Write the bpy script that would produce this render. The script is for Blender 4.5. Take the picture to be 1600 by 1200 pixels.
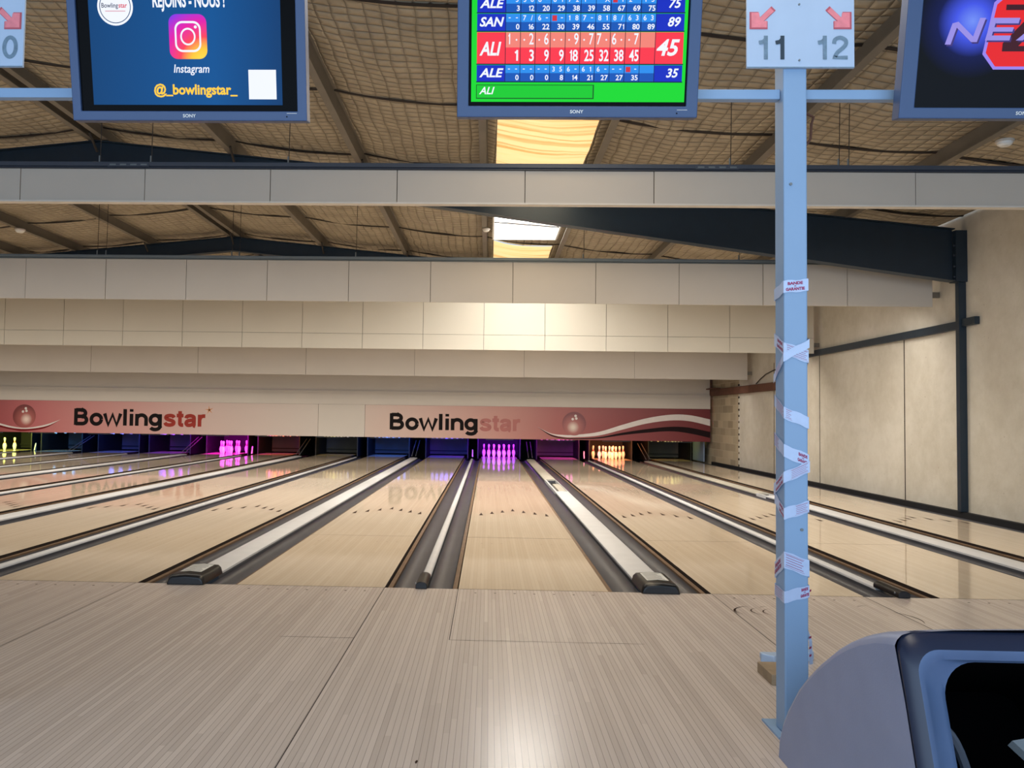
import bpy, bmesh, math, random
from mathutils import Vector, Matrix, Euler
random.seed(7)
R = math.radians
scene = bpy.context.scene
for o in list(bpy.data.objects): bpy.data.objects.remove(o, do_unlink=True)
col = scene.collection

# ------------------------------------------------------------------ camera
CAM = (-0.3313, -5.7247, 1.21645); YAW, PITCH, ROLL, F, CX = -0.0282473, 0.0403037, 0.0136109, 1256.573, 728.244
cd = bpy.data.cameras.new('camera'); cam = bpy.data.objects.new('camera', cd); col.objects.link(cam)
fw = Vector((math.sin(YAW)*math.cos(PITCH), math.cos(YAW)*math.cos(PITCH), math.sin(PITCH)))
rt = Vector((math.cos(YAW), -math.sin(YAW), 0)); up = rt.cross(fw)
r2 = math.cos(ROLL)*rt + math.sin(ROLL)*up; u2 = -math.sin(ROLL)*rt + math.cos(ROLL)*up
cam.matrix_world = Matrix(((r2.x, u2.x, -fw.x, CAM[0]), (r2.y, u2.y, -fw.y, CAM[1]), (r2.z, u2.z, -fw.z, CAM[2]), (0, 0, 0, 1)))
cd.sensor_fit = 'HORIZONTAL'; cd.sensor_width = 36; cd.lens = F/1600*36
cd.shift_x = (800-CX)/1600; cd.clip_start = .05; cd.clip_end = 200
scene.camera = cam

# ------------------------------------------------------------------ world, lights, exposure
w = bpy.data.worlds.new('world'); scene.world = w; w.use_nodes = True
bg = w.node_tree.nodes['Background']; bg.inputs[0].default_value = (.72, .84, 1, 1); bg.inputs[1].default_value = .8
scene.view_settings.view_transform = 'Standard'; scene.view_settings.look = 'None'
scene.view_settings.exposure = 0.06; scene.view_settings.gamma = 1.0; scene.view_settings.use_curve_mapping = False

def area(name, loc, rot, sx, sy, power, color, spread=180):
    l = bpy.data.lights.new(name, 'AREA'); l.shape = 'RECTANGLE'; l.size = sx; l.size_y = sy
    l.energy = power; l.color = color; l.spread = R(spread)
    o = bpy.data.objects.new(name, l); col.objects.link(o); o.location = loc; o.rotation_euler = [R(a) for a in rot]
    return o
area('window_front_daylight', (.5, -8.2, 2.0), (84, 0, 0), 14, 3.0, 385, (.55, .76, 1))
area('skylight_near_daylight', (.28, -2.0, 4.3), (0, 0, 0), 1.0, 4.5, 70, (1, .95, .88))
for k, (y, z, pw) in enumerate(((2.0, 3.3, 320), (5.9, 2.95, 410), (10.0, 2.62, 370), (13.95, 2.3, 190))):
    area('baffle_lamp_light', (-5.8, y, z), (22, 0, 0), 22.5, .12, pw, (1, .91, .79), 150)
area('roof_light_white_daylight', (.3, 7.9, 4.30), (0, 0, 0), .95, 1.7, 95, (1, .96, .88))
area('roof_light_amber_daylight', (.27, 3.5, 4.30), (0, 0, 0), .95, 4.5, 45, (1, .82, .55))

# ------------------------------------------------------------------ materials
def newmat(name):
    m = bpy.data.materials.new(name); m.use_nodes = True
    return m, m.node_tree.nodes, m.node_tree.links, m.node_tree.nodes['Principled BSDF']
def mat(name, c, rough=.55, metal=0, noise=.06, nscale=6, bump=0, bscale=40, ior=1.45, emit=0):
    m, n, l, p = newmat(name)
    p.inputs['Roughness'].default_value = rough; p.inputs['Metallic'].default_value = metal; p.inputs['IOR'].default_value = ior
    tc = n.new('ShaderNodeTexCoord')
    nt = n.new('ShaderNodeTexNoise'); nt.inputs['Scale'].default_value = nscale; nt.inputs['Detail'].default_value = 5
    l.new(tc.outputs['Object'], nt.inputs['Vector'])
    mx = n.new('ShaderNodeMix'); mx.data_type = 'RGBA'
    mx.inputs[6].default_value = (*[v*(1-noise*2) for v in c], 1); mx.inputs[7].default_value = (*[min(1, v*(1+noise*2)) for v in c], 1)
    l.new(nt.outputs[0], mx.inputs[0]); l.new(mx.outputs[2], p.inputs['Base Color'])
    if emit:
        p.inputs['Emission Color'].default_value = (*c, 1); p.inputs['Emission Strength'].default_value = emit
    if bump:
        b2 = n.new('ShaderNodeTexNoise'); b2.inputs['Scale'].default_value = bscale; b2.inputs['Detail'].default_value = 4
        l.new(tc.outputs['Object'], b2.inputs['Vector'])
        bp = n.new('ShaderNodeBump'); bp.inputs['Strength'].default_value = bump; bp.inputs['Distance'].default_value = .01
        l.new(b2.outputs[0], bp.inputs['Height']); l.new(bp.outputs[0], p.inputs['Normal'])
    return m
def screenmat(name, c, s=1.0):
    m, n, l, p = newmat(name)
    p.inputs['Base Color'].default_value = (.002, .002, .002, 1); p.inputs['Roughness'].default_value = .2; p.inputs['Specular IOR Level'].default_value = .08
    p.inputs['Emission Color'].default_value = (*c, 1); p.inputs['Emission Strength'].default_value = s
    return m
def S(r, g, b):
    f = lambda v: (v/255/12.92) if v <= 10 else ((v/255+.055)/1.055)**2.4
    return (f(r), f(g), f(b))
def math_node(n, l, op, a, b=None, c=None):
    x = n.new('ShaderNodeMath'); x.operation = op
    for i, v in enumerate((a, b, c)):
        if v is None: continue
        if isinstance(v, (int, float)): x.inputs[i].default_value = v
        else: l.new(v, x.inputs[i])
    return x.outputs[0]

def board_mat(name, c1, c2, bw, rough, seam, wear=.1, length=1.6, spec=.5):
    """narrow maple boards running along Y, each with its own tone, a fine dark seam and grain"""
    m, n, l, p = newmat(name)
    tc = n.new('ShaderNodeTexCoord'); sp = n.new('ShaderNodeSeparateXYZ'); l.new(tc.outputs['Object'], sp.inputs[0])
    bx = math_node(n, l, 'DIVIDE', sp.outputs[0], bw)
    fl = math_node(n, l, 'FLOOR', bx); fr = math_node(n, l, 'FRACT', bx)
    wn0 = n.new('ShaderNodeTexWhiteNoise'); wn0.noise_dimensions = '1D'; l.new(fl, wn0.inputs['W'])
    yy = math_node(n, l, 'DIVIDE', sp.outputs[1], length); yy = math_node(n, l, 'ADD', yy, wn0.outputs[0])
    yf = math_node(n, l, 'FLOOR', yy)
    cb = n.new('ShaderNodeCombineXYZ'); l.new(fl, cb.inputs[0]); l.new(yf, cb.inputs[1])
    wn = n.new('ShaderNodeTexWhiteNoise'); wn.noise_dimensions = '2D'; l.new(cb.outputs[0], wn.inputs['Vector'])
    mp = n.new('ShaderNodeMapping'); mp.inputs['Scale'].default_value = (60, 2.5, 1); l.new(tc.outputs['Object'], mp.inputs[0])
    gr = n.new('ShaderNodeTexNoise'); gr.inputs['Scale'].default_value = 2; gr.inputs['Detail'].default_value = 4; l.new(mp.outputs[0], gr.inputs['Vector'])
    big = n.new('ShaderNodeTexNoise'); big.inputs['Scale'].default_value = .9; big.inputs['Detail'].default_value = 3; l.new(tc.outputs['Object'], big.inputs['Vector'])
    t = math_node(n, l, 'MULTIPLY', wn.outputs[0], .6); t = math_node(n, l, 'MULTIPLY_ADD', gr.outputs[0], .4, t)
    mx = n.new('ShaderNodeMix'); mx.data_type = 'RGBA'; mx.inputs[6].default_value = (*c1, 1); mx.inputs[7].default_value = (*c2, 1); l.new(t, mx.inputs[0])
    e = math_node(n, l, 'SUBTRACT', fr, .5); e = math_node(n, l, 'ABSOLUTE', e); e = math_node(n, l, 'GREATER_THAN', e, .5-.045)
    e = math_node(n, l, 'MULTIPLY', e, seam)
    mx2 = n.new('ShaderNodeMix'); mx2.data_type = 'RGBA'; l.new(e, mx2.inputs[0]); l.new(mx.outputs[2], mx2.inputs[6]); mx2.inputs[7].default_value = (*[v*.25 for v in c1], 1)
    wv = math_node(n, l, 'MULTIPLY_ADD', big.outputs[0], wear*2, 1-wear)
    hsv = n.new('ShaderNodeHueSaturation'); l.new(mx2.outputs[2], hsv.inputs['Color']); l.new(wv, hsv.inputs['Value'])
    l.new(hsv.outputs[0], p.inputs['Base Color'])
    rr = math_node(n, l, 'MULTIPLY_ADD', big.outputs[0], .06, rough-.03); l.new(rr, p.inputs['Roughness'])
    p.inputs['Specular IOR Level'].default_value = spec
    return m

M = {}
M['approach'] = board_mat('maple_approach', S(186, 172, 162), S(212, 198, 188), .0245, .235, .55, .10, 2.2)
M['lane'] = board_mat('maple_lane', S(206, 188, 164), S(219, 202, 179), .0268, .055, .16, .05, 3.0)
M['dark'] = mat('dark_seam', S(38, 30, 26), .8)
M['mark'] = mat('inlaid_marker', S(52, 32, 22), .6, ior=1.2)
M['gutter'] = mat('grey_gutter_plastic', S(72, 73, 79), .30, noise=.15, nscale=3)
M['ledge'] = mat('brown_wood_ledge', S(112, 88, 66), .55, noise=.2, nscale=9)
M['lane_side'] = mat('dark_lane_side', S(36, 24, 18), .7)
M['cover'] = mat('pale_grey_cover', S(205, 205, 206), .38, noise=.05)
M['cover_dirty'] = mat('worn_cover', S(186, 180, 166), .45, noise=.12, nscale=9)
M['blackplastic'] = mat('black_plastic', S(13, 13, 17), .32)
M['paper'] = mat('white_label_paper', S(205, 205, 200), .6)
M['print'] = mat('grey_print', S(120, 118, 118), .6)
M['panel'] = mat('off_white_panel', S(196, 187, 176), .62, noise=.025, nscale=1.5)
M['panel2'] = mat('off_white_panel_warm', S(206, 198, 182), .6, noise=.02, nscale=1.2)
M['panel_edge'] = mat('white_edge_strip', S(215, 208, 198), .5)
M['rail'] = mat('grey_blue_rail', S(66, 72, 84), .45)
M['rail2'] = mat('grey_metal_rail', S(112, 120, 124), .45)
M['joint'] = mat('panel_joint', S(110, 102, 94), .8)
M['navy'] = mat('navy_steel', S(24, 40, 54), .42, noise=.1)
M['purlin'] = mat('grey_galvanised_purlin', S(112, 104, 93), .55, noise=.12, nscale=4)
M['post'] = mat('light_blue_grey_paint', S(130, 160, 194), .42, noise=.02)
M['tape'] = mat('white_glossy_tape', S(178, 196, 228), .3, noise=.04, nscale=30)
M['tapeink'] = mat('magenta_ink', S(150, 25, 85), .5)
M['tvframe'] = mat('blue_grey_tv_frame', S(50, 74, 114), .42, noise=.02)
M['tvblack'] = mat('black_screen_surround', S(5, 5, 7), .3, ior=1.12)
M['tvback'] = mat('tv_back_shell', S(34, 36, 42), .6)
M['white'] = mat('white_plastic', S(225, 224, 220), .45)
M['pin'] = mat('white_pin', S(236, 234, 228), .22, noise=.01)
M['pinred'] = mat('red_pin_stripe', S(150, 30, 32), .3)
M['pit'] = mat('black_pit', S(20, 20, 24), .75)
M['curtain'] = mat('dark_pit_curtain', S(92, 92, 98), .8, noise=.15, nscale=2)
M['kick'] = mat('dark_kickback_panel', S(17, 18, 24), .55)
M['steel'] = mat('brushed_steel', S(170, 172, 178), .35, .8)
M['sign'] = mat('white_sign_sheet', S(168, 188, 214), .5, noise=.05, nscale=5)
M['signink'] = mat('dark_slate_ink', S(42, 58, 72), .6)
M['signink2'] = mat('worn_slate_ink', S(104, 128, 148), .6, noise=.2, nscale=60)
M['signred'] = mat('faded_red_ink', S(222, 128, 138), .6, noise=.12, nscale=40)
M['signred2'] = mat('dark_faded_red', S(178, 84, 98), .6)
M['text_black'] = mat('black_vinyl', S(22, 18, 18), .7, ior=1.2)
M['text_red'] = mat('red_vinyl', S(146, 54, 46), .7, ior=1.2)
M['text_rose'] = mat('rose_vinyl', S(160, 92, 84), .45)
M['orange'] = mat('orange_vinyl', S(196, 128, 74), .45)
M['swhite'] = mat('white_vinyl', S(214, 204, 198), .45)
M['sblack'] = mat('black_swoosh', S(32, 20, 22), .7, ior=1.2)
M['sred'] = mat('deep_red_swoosh', S(112, 28, 32), .7, ior=1.2)
M['hood'] = mat('grey_hood_plastic', S(138, 148, 178), .42, noise=.05, nscale=7, bump=.05, bscale=220)
M['hoodframe'] = mat('navy_hood_frame', S(76, 96, 130), .3, noise=.12, nscale=5)  # paler than the lip: light on the bevel put into the colour
M['hooddark'] = mat('dark_hood_lip', S(30, 38, 60), .35)  # same navy frame, shade of its side-facing band put into the colour
M['rust'] = mat('rusty_brown_timber', S(92, 60, 46), .8, noise=.25, nscale=5)
M['tunnel'] = mat('dark_tunnel', S(3, 3, 4), .9, ior=1.1)
M['wood'] = mat('worn_wood_block', S(150, 130, 105), .8, noise=.2, nscale=14)
M['cable'] = mat('dark_cable', S(48, 42, 38), .7)
M['palecable'] = mat('pale_cable', S(190, 182, 168), .6)
M['blind'] = mat('blue_grey_side_panel', S(120, 138, 162), .5)

def wall_material():
    m, n, l, p = newmat('painted_plaster_wall'); tc = n.new('ShaderNodeTexCoord')
    a = n.new('ShaderNodeTexNoise'); a.inputs['Scale'].default_value = .7; a.inputs['Detail'].default_value = 8; l.new(tc.outputs['Object'], a.inputs[0])
    b = n.new('ShaderNodeTexNoise'); b.inputs['Scale'].default_value = 4.5; b.inputs['Detail'].default_value = 8; b.inputs['Roughness'].default_value = .7; l.new(tc.outputs['Object'], b.inputs[0])
    t = math_node(n, l, 'MULTIPLY', a.outputs[0], .6); t = math_node(n, l, 'MULTIPLY_ADD', b.outputs[0], .4, t)
    cr = n.new('ShaderNodeValToRGB'); e = cr.color_ramp.elements
    e[0].position = .33; e[0].color = (*S(178, 171, 156), 1); e[1].position = .62; e[1].color = (*S(206, 201, 190), 1); l.new(t, cr.inputs[0])
    v = n.new('ShaderNodeTexVoronoi'); v.inputs['Scale'].default_value = 5; l.new(tc.outputs['Object'], v.inputs['Vector'])
    s = math_node(n, l, 'LESS_THAN', v.outputs['Distance'], .05)
    mx = n.new('ShaderNodeMix'); mx.data_type = 'RGBA'; l.new(math_node(n, l, 'MULTIPLY', s, .35), mx.inputs[0]); l.new(cr.outputs[0], mx.inputs[6]); mx.inputs[7].default_value = (*S(120, 104, 84), 1)
    l.new(mx.outputs[2], p.inputs['Base Color']); p.inputs['Roughness'].default_value = .75
    bp = n.new('ShaderNodeBump'); bp.inputs['Strength'].default_value = .25; bp.inputs['Distance'].default_value = .02; l.new(b.outputs[0], bp.inputs['Height']); l.new(bp.outputs[0], p.inputs['Normal'])
    return m
M['wall'] = wall_material()
def block_material():
    m, n, l, p = newmat('concrete_block_wall'); tc = n.new('ShaderNodeTexCoord')
    sp = n.new('ShaderNodeSeparateXYZ'); l.new(tc.outputs['Object'], sp.inputs[0]); cb = n.new('ShaderNodeCombineXYZ'); l.new(sp.outputs[1], cb.inputs[0]); l.new(sp.outputs[2], cb.inputs[1])
    b = n.new('ShaderNodeTexBrick'); b.inputs['Scale'].default_value = 1; b.inputs['Brick Width'].default_value = .45; b.inputs['Row Height'].default_value = .2; b.inputs['Mortar Size'].default_value = .008
    b.inputs['Color1'].default_value = (*S(150, 138, 116), 1); b.inputs['Color2'].default_value = (*S(188, 174, 148), 1); b.inputs['Mortar'].default_value = (*S(184, 172, 148), 1)
    l.new(cb.outputs[0], b.inputs['Vector'])
    l.new(b.outputs[0], p.inputs['Base Color']); p.inputs['Roughness'].default_value = .85
    return m
M['block'] = block_material()
def quilt_material():
    m, n, l, p = newmat('quilted_roof_lining'); tc = n.new('ShaderNodeTexCoord')
    sp = n.new('ShaderNodeSeparateXYZ'); l.new(tc.outputs['Object'], sp.inputs[0])
    ns = n.new('ShaderNodeTexNoise'); ns.inputs['Scale'].default_value = 1.6; ns.inputs['Detail'].default_value = 3; l.new(tc.outputs['Object'], ns.inputs[0])
    wob = math_node(n, l, 'MULTIPLY_ADD', ns.outputs[0], .10, -.05)
    def lines(ax, cell, wd, off):
        a = math_node(n, l, 'ADD', sp.outputs[ax], off); a = math_node(n, l, 'DIVIDE', a, cell); a = math_node(n, l, 'FRACT', a)
        a = math_node(n, l, 'SUBTRACT', a, .5); a = math_node(n, l, 'ABSOLUTE', a)
        return a
    gx = lines(0, .145, .05, wob); gy = lines(1, .125, .06, wob)
    lx = math_node(n, l, 'GREATER_THAN', gx, .47); ly = math_node(n, l, 'GREATER_THAN', gy, .43)
    ln = math_node(n, l, 'MAXIMUM', math_node(n, l, 'MULTIPLY', lx, .26), math_node(n, l, 'MULTIPLY', ly, .55))
    n2 = n.new('ShaderNodeTexNoise'); n2.inputs['Scale'].default_value = 3; n2.inputs['Detail'].default_value = 6; l.new(tc.outputs['Object'], n2.inputs[0])
    mx = n.new('ShaderNodeMix'); mx.data_type = 'RGBA'; mx.inputs[6].default_value = (*S(128, 116, 98), 1); mx.inputs[7].default_value = (*S(186, 172, 148), 1); l.new(n2.outputs[0], mx.inputs[0])
    m2 = n.new('ShaderNodeMix'); m2.data_type = 'RGBA'; l.new(ln, m2.inputs[0]); l.new(mx.outputs[2], m2.inputs[6]); m2.inputs[7].default_value = (*S(62, 52, 40), 1)
    l.new(m2.outputs[2], p.inputs['Base Color']); p.inputs['Roughness'].default_value = .6
    h = math_node(n, l, 'SUBTRACT', 1, math_node(n, l, 'MAXIMUM', math_node(n, l, 'POWER', math_node(n, l, 'MULTIPLY', gx, 2), 4), math_node(n, l, 'POWER', math_node(n, l, 'MULTIPLY', gy, 2), 3)))
    h = math_node(n, l, 'MULTIPLY_ADD', n2.outputs[0], .8, h)
    bp = n.new('ShaderNodeBump'); bp.inputs['Strength'].default_value = .8; bp.inputs['Distance'].default_value = .03; l.new(h, bp.inputs['Height']); l.new(bp.outputs[0], p.inputs['Normal'])
    return m
M['quilt'] = quilt_material()
def glow_sheet(name, c1, c2, s):
    m, n, l, p = newmat(name); tc = n.new('ShaderNodeTexCoord')
    mp = n.new('ShaderNodeMapping'); mp.inputs['Scale'].default_value = (.22, 8, 1); mp.inputs['Rotation'].default_value = (0, 0, .03); l.new(tc.outputs['Object'], mp.inputs[0])
    a = n.new('ShaderNodeTexNoise'); a.inputs['Scale'].default_value = 1; a.inputs['Detail'].default_value = 6; a.inputs['Roughness'].default_value = .6; l.new(mp.outputs[0], a.inputs[0])
    cr = n.new('ShaderNodeValToRGB'); e = cr.color_ramp.elements; e[0].position = .36; e[0].color = (*c1, 1); e[1].position = .54; e[1].color = (*c2, 1); l.new(a.outputs[0], cr.inputs[0])
    l.new(cr.outputs[0], p.inputs['Emission Color']); p.inputs['Emission Strength'].default_value = s
    p.inputs['Base Color'].default_value = (*c1, 1); p.inputs['Roughness'].default_value = .6
    return m
M['amber'] = glow_sheet('amber_translucent_sheet', S(206, 160, 92), S(250, 226, 165), .95)
M['sky'] = glow_sheet('clear_roof_glazing', (1, .99, .96), (1, .99, .97), 11.0)

def ramp_x(name, stops, rough=.4):
    """printed banner whose ink colour runs along X (object space)"""
    m, n, l, p = newmat(name); tc = n.new('ShaderNodeTexCoord'); sp = n.new('ShaderNodeSeparateXYZ'); l.new(tc.outputs['Object'], sp.inputs[0])
    x0, x1 = stops[0][0], stops[-1][0]
    t = math_node(n, l, 'SUBTRACT', sp.outputs[0], x0); t = math_node(n, l, 'DIVIDE', t, x1-x0)
    cr = n.new('ShaderNodeValToRGB'); l.new(t, cr.inputs[0]); el = cr.color_ramp.elements
    for i, (x, c) in enumerate(stops):
        e = el[i] if i < 2 else el.new((x-x0)/(x1-x0))
        e.position = (x-x0)/(x1-x0); e.color = (*c, 1)
    l.new(cr.outputs[0], p.inputs['Base Color']); p.inputs['Roughness'].default_value = rough
    return m
def radial(name, stops, rmax, centre=(0, 0, 0), emit=None, rough=.4):
    """printed or displayed round gradient (object space distance from a centre)"""
    m, n, l, p = newmat(name); tc = n.new('ShaderNodeTexCoord')
    d = n.new('ShaderNodeVectorMath'); d.operation = 'DISTANCE'; l.new(tc.outputs['Object'], d.inputs[0]); d.inputs[1].default_value = centre
    t = math_node(n, l, 'DIVIDE', d.outputs['Value'], rmax)
    cr = n.new('ShaderNodeValToRGB'); l.new(t, cr.inputs[0]); el = cr.color_ramp.elements
    for i, (x, c) in enumerate(stops):
        e = el[i] if i < 2 else el.new(x)
        e.position = x; e.color = (*c, 1)
    if emit:
        l.new(cr.outputs[0], p.inputs['Emission Color']); p.inputs['Emission Strength'].default_value = emit; p.inputs['Base Color'].default_value = (.002, .002, .002, 1); p.inputs['Specular IOR Level'].default_value = .08
    else: l.new(cr.outputs[0], p.inputs['Base Color'])
    p.inputs['Roughness'].default_value = rough
    return m

# ------------------------------------------------------------------ builders
def tag(o, label=None, cat=None, group=None, kind=None):
    if label: o['label'] = label
    if cat: o['category'] = cat
    if group: o['group'] = group
    if kind: o['kind'] = kind
    return o
def empty(name, loc, label, cat, group=None):
    o = bpy.data.objects.new(name, None); col.objects.link(o); o.location = loc; o.empty_display_size = .1
    return tag(o, label, cat, group)

class MB:
    """collects world-space polygons; build() links them as ONE mesh object"""
    def __init__(s): s.v = []; s.f = []; s.m = []; s.mats = []
    def slot(s, m):
        if isinstance(m, str): m = M[m]
        if m not in s.mats: s.mats.append(m)
        return s.mats.index(m)
    def poly(s, pts, m): s.raw(pts, [list(range(len(pts)))], m)
    def raw(s, vs, fs, m):
        k = len(s.v); i = s.slot(m); s.v += [tuple(p) for p in vs]
        for f in fs: s.f.append([k+j for j in f]); s.m.append(i)
    def box(s, x0, x1, y0, y1, z0, z1, m):
        vs = [(x0,y0,z0),(x1,y0,z0),(x1,y1,z0),(x0,y1,z0),(x0,y0,z1),(x1,y0,z1),(x1,y1,z1),(x0,y1,z1)]
        s.raw(vs, [(0,3,2,1),(4,5,6,7),(0,1,5,4),(1,2,6,5),(2,3,7,6),(3,0,4,7)], m)
    def prism(s, pts, axis, a, b, m):
        """closed 2-D outline extruded along an axis: pts are the two other coordinates in order"""
        def P(p, t):
            return {'x': (t, p[0], p[1]), 'y': (p[0], t, p[1]), 'z': (p[0], p[1], t)}[axis]
        n = len(pts); vs = [P(p, a) for p in pts]+[P(p, b) for p in pts]
        fs = [list(range(n))[::-1], list(range(n, 2*n))]+[(i, (i+1) % n, n+(i+1) % n, n+i) for i in range(n)]
        s.raw(vs, fs, m)
    def strip(s, pts, axis, a, b, m):
        def P(p, t): return {'x': (t, p[0], p[1]), 'y': (p[0], t, p[1])}[axis]
        n = len(pts); s.raw([P(p, a) for p in pts]+[P(p, b) for p in pts], [(i, i+1, n+i+1, n+i) for i in range(n-1)], m)
    def tube(s, path, r, m, n=8, cap=True):
        path = [Vector(p) for p in path]; rings = []
        for i, p in enumerate(path):
            d = (path[min(i+1, len(path)-1)]-path[max(i-1, 0)]).normalized()
            a = d.orthogonal().normalized() if i == 0 else (rings_a - d*rings_a.dot(d)).normalized()
            rings_a = a; b = d.cross(a)
            rings.append([p+(a*math.cos(2*math.pi*k/n)+b*math.sin(2*math.pi*k/n))*r for k in range(n)])
        vs = [v for rg in rings for v in rg]; fs = []
        for i in range(len(path)-1):
            for k in range(n): fs.append((i*n+k, i*n+(k+1) % n, (i+1)*n+(k+1) % n, (i+1)*n+k))
        if cap: fs += [list(range(n))[::-1], [len(vs)-n+k for k in range(n)]]
        s.raw(vs, fs, m)
    def lathe(s, prof, c, n, mfn):
        vs = []
        for r, z in prof: vs += [(c[0]+r*math.cos(2*math.pi*k/n), c[1]+r*math.sin(2*math.pi*k/n), c[2]+z) for k in range(n)]
        for i in range(len(prof)-1):
            fs = [(i*n+k, i*n+(k+1) % n, (i+1)*n+(k+1) % n, (i+1)*n+k) for k in range(n)]
            j = s.slot(mfn(i)); base = len(s.v) if i == 0 else base0
            if i == 0: base0 = len(s.v); s.v += vs
            for f in fs: s.f.append([base0+q for q in f]); s.m.append(j)
        s.f.append([base0+k for k in range(n)][::-1]); s.m.append(s.slot(mfn(0)))
    def build(s, name, parent=None, smooth=False, bevel=0, origin=None):
        me = bpy.data.meshes.new(name); off = Vector(origin) if origin else (parent_world(parent) if parent else Vector())
        me.from_pydata([Vector(v)-off for v in s.v], [], s.f); me.update()
        for m in s.mats: me.materials.append(m)
        for p, i in zip(me.polygons, s.m): p.material_index = i
        o = bpy.data.objects.new(name, me); col.objects.link(o)
        if parent: o.parent = parent; o.location = off-parent_world(parent)
        else: o.location = off
        if smooth:
            for p in me.polygons: p.use_smooth = True
            try: me.set_sharp_from_angle(angle=R(38))
            except Exception: pass
        if bevel:
            b = o.modifiers.new('bevel', 'BEVEL'); b.width = bevel; b.segments = 2; b.limit_method = 'ANGLE'; b.angle_limit = R(40)
        return o
def parent_world(o):
    v = Vector()
    while o: v += o.location; o = o.parent
    return v
def copy_tree(o, parent=None):
    c = o.copy(); col.objects.link(c); c.parent = parent
    for ch in list(o.children): copy_tree(ch, c)
    return c

_glyph = {}
def text_geo(t, bold=0, shear=0, space=1.0):
    """flat lettering outline: verts, faces, cap height"""
    key = (t, bold, shear, space)
    if key in _glyph: return _glyph[key]
    cu = bpy.data.curves.new('t', 'FONT'); cu.body = t; cu.size = 1; cu.offset = bold; cu.shear = shear; cu.space_character = space; cu.resolution_u = 3; cu.fill_mode = 'FRONT'
    o = bpy.data.objects.new('t', cu); col.objects.link(o); bpy.context.view_layer.update()
    me = bpy.data.meshes.new_from_object(o.evaluated_get(bpy.context.evaluated_depsgraph_get()))
    vs = [tuple(v.co) for v in me.vertices]; fs = [tuple(p.vertices) for p in me.polygons]
    bpy.data.objects.remove(o); bpy.data.curves.remove(cu); bpy.data.meshes.remove(me)
    _glyph[key] = (vs, fs); return vs, fs
_H = [v[1] for v in text_geo('H')[0]]; CAPH = max(_H)-min(_H)
def put_text(mb, t, x, z, h, mp, m, width=None, align='l', bold=.012, shear=0, space=1.0):
    """lettering with cap height h whose left/centre/right stands at x, baseline z; mp maps (x,z) into the scene"""
    if '1' in t and t.isdigit():
        s = h/CAPH; adv = []
        for ch in t:
            g = text_geo(ch, bold, shear)[0]; adv.append(.44*h if ch == '1' else (max(v[0] for v in g)-min(v[0] for v in g))*s+.10*h)
        k = 1 if width is None else width/sum(adv); x -= {'l': 0, 'c': sum(adv)*k/2, 'r': sum(adv)*k}[align]
        for ch, a in zip(t, adv):
            if ch == '1':
                sh = shear*.5
                for P in ([(.27, 0), (.27, 1)], [(.27, .90), (.18, .80), (.06, .74)]): stroke(mb, [(x+(p[0]+sh*p[1])*h*k, z+p[1]*h) for p in P], .17*h*max(k, .6), mp, m)
            else: put_text(mb, ch, x, z, h, mp, m, width=(a-.10*h)*k, bold=bold, shear=shear)
            x += a*k
        return
    vs, fs = text_geo(t, bold, shear, space); s = h/CAPH
    if not vs: return
    x0 = min(v[0] for v in vs); x1 = max(v[0] for v in vs); sx = s if width is None else width/(x1-x0)
    wd = (x1-x0)*sx; st = {'l': x, 'c': x-wd/2, 'r': x-wd}[align]
    mb.raw([mp(st+(v[0]-x0)*sx, z+v[1]*s) for v in vs], fs, m)
def stroke(mb, path, wd, mp_, m):
    """constant-width pen line along a 2-D path with mitred corners"""
    n = len(path); L = []; Rr = []
    for i, (x, z) in enumerate(path):
        ds = []
        if i > 0: d = (x-path[i-1][0], z-path[i-1][1]); k = math.hypot(*d) or 1; ds.append((d[0]/k, d[1]/k))
        if i < n-1: d = (path[i+1][0]-x, path[i+1][1]-z); k = math.hypot(*d) or 1; ds.append((d[0]/k, d[1]/k))
        tx = sum(d[0] for d in ds); tz = sum(d[1] for d in ds); k = math.hypot(tx, tz) or 1; tx /= k; tz /= k
        c = max(.72, tx*ds[0][0]+tz*ds[0][1]); h = wd/2/c
        L.append((x-tz*h, z+tx*h)); Rr.append((x+tz*h, z-tx*h))
    mb.raw([mp_(*p) for p in L]+[mp_(*p) for p in Rr], [(i, i+1, n+i+1, n+i) for i in range(n-1)], m)
def arc(cx, cz, rx, rz, a0, a1, n=10): return [(cx+rx*math.cos(R(a0+(a1-a0)*k/n)), cz+rz*math.sin(R(a0+(a1-a0)*k/n))) for k in range(n+1)]
def smooth_path(P, n=4):
    o = []
    for i in range(len(P)-1):
        q = [P[max(0, min(len(P)-1, i+k))] for k in (-1, 0, 1, 2)]
        for j in range(n):
            t = j/n; o.append(tuple(.5*(2*q[1][a]+(-q[0][a]+q[2][a])*t+(2*q[0][a]-5*q[1][a]+4*q[2][a]-q[3][a])*t*t+(-q[0][a]+3*q[1][a]-3*q[2][a]+q[3][a])*t**3) for a in (0, 1)))
    return o+[P[-1]]
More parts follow.
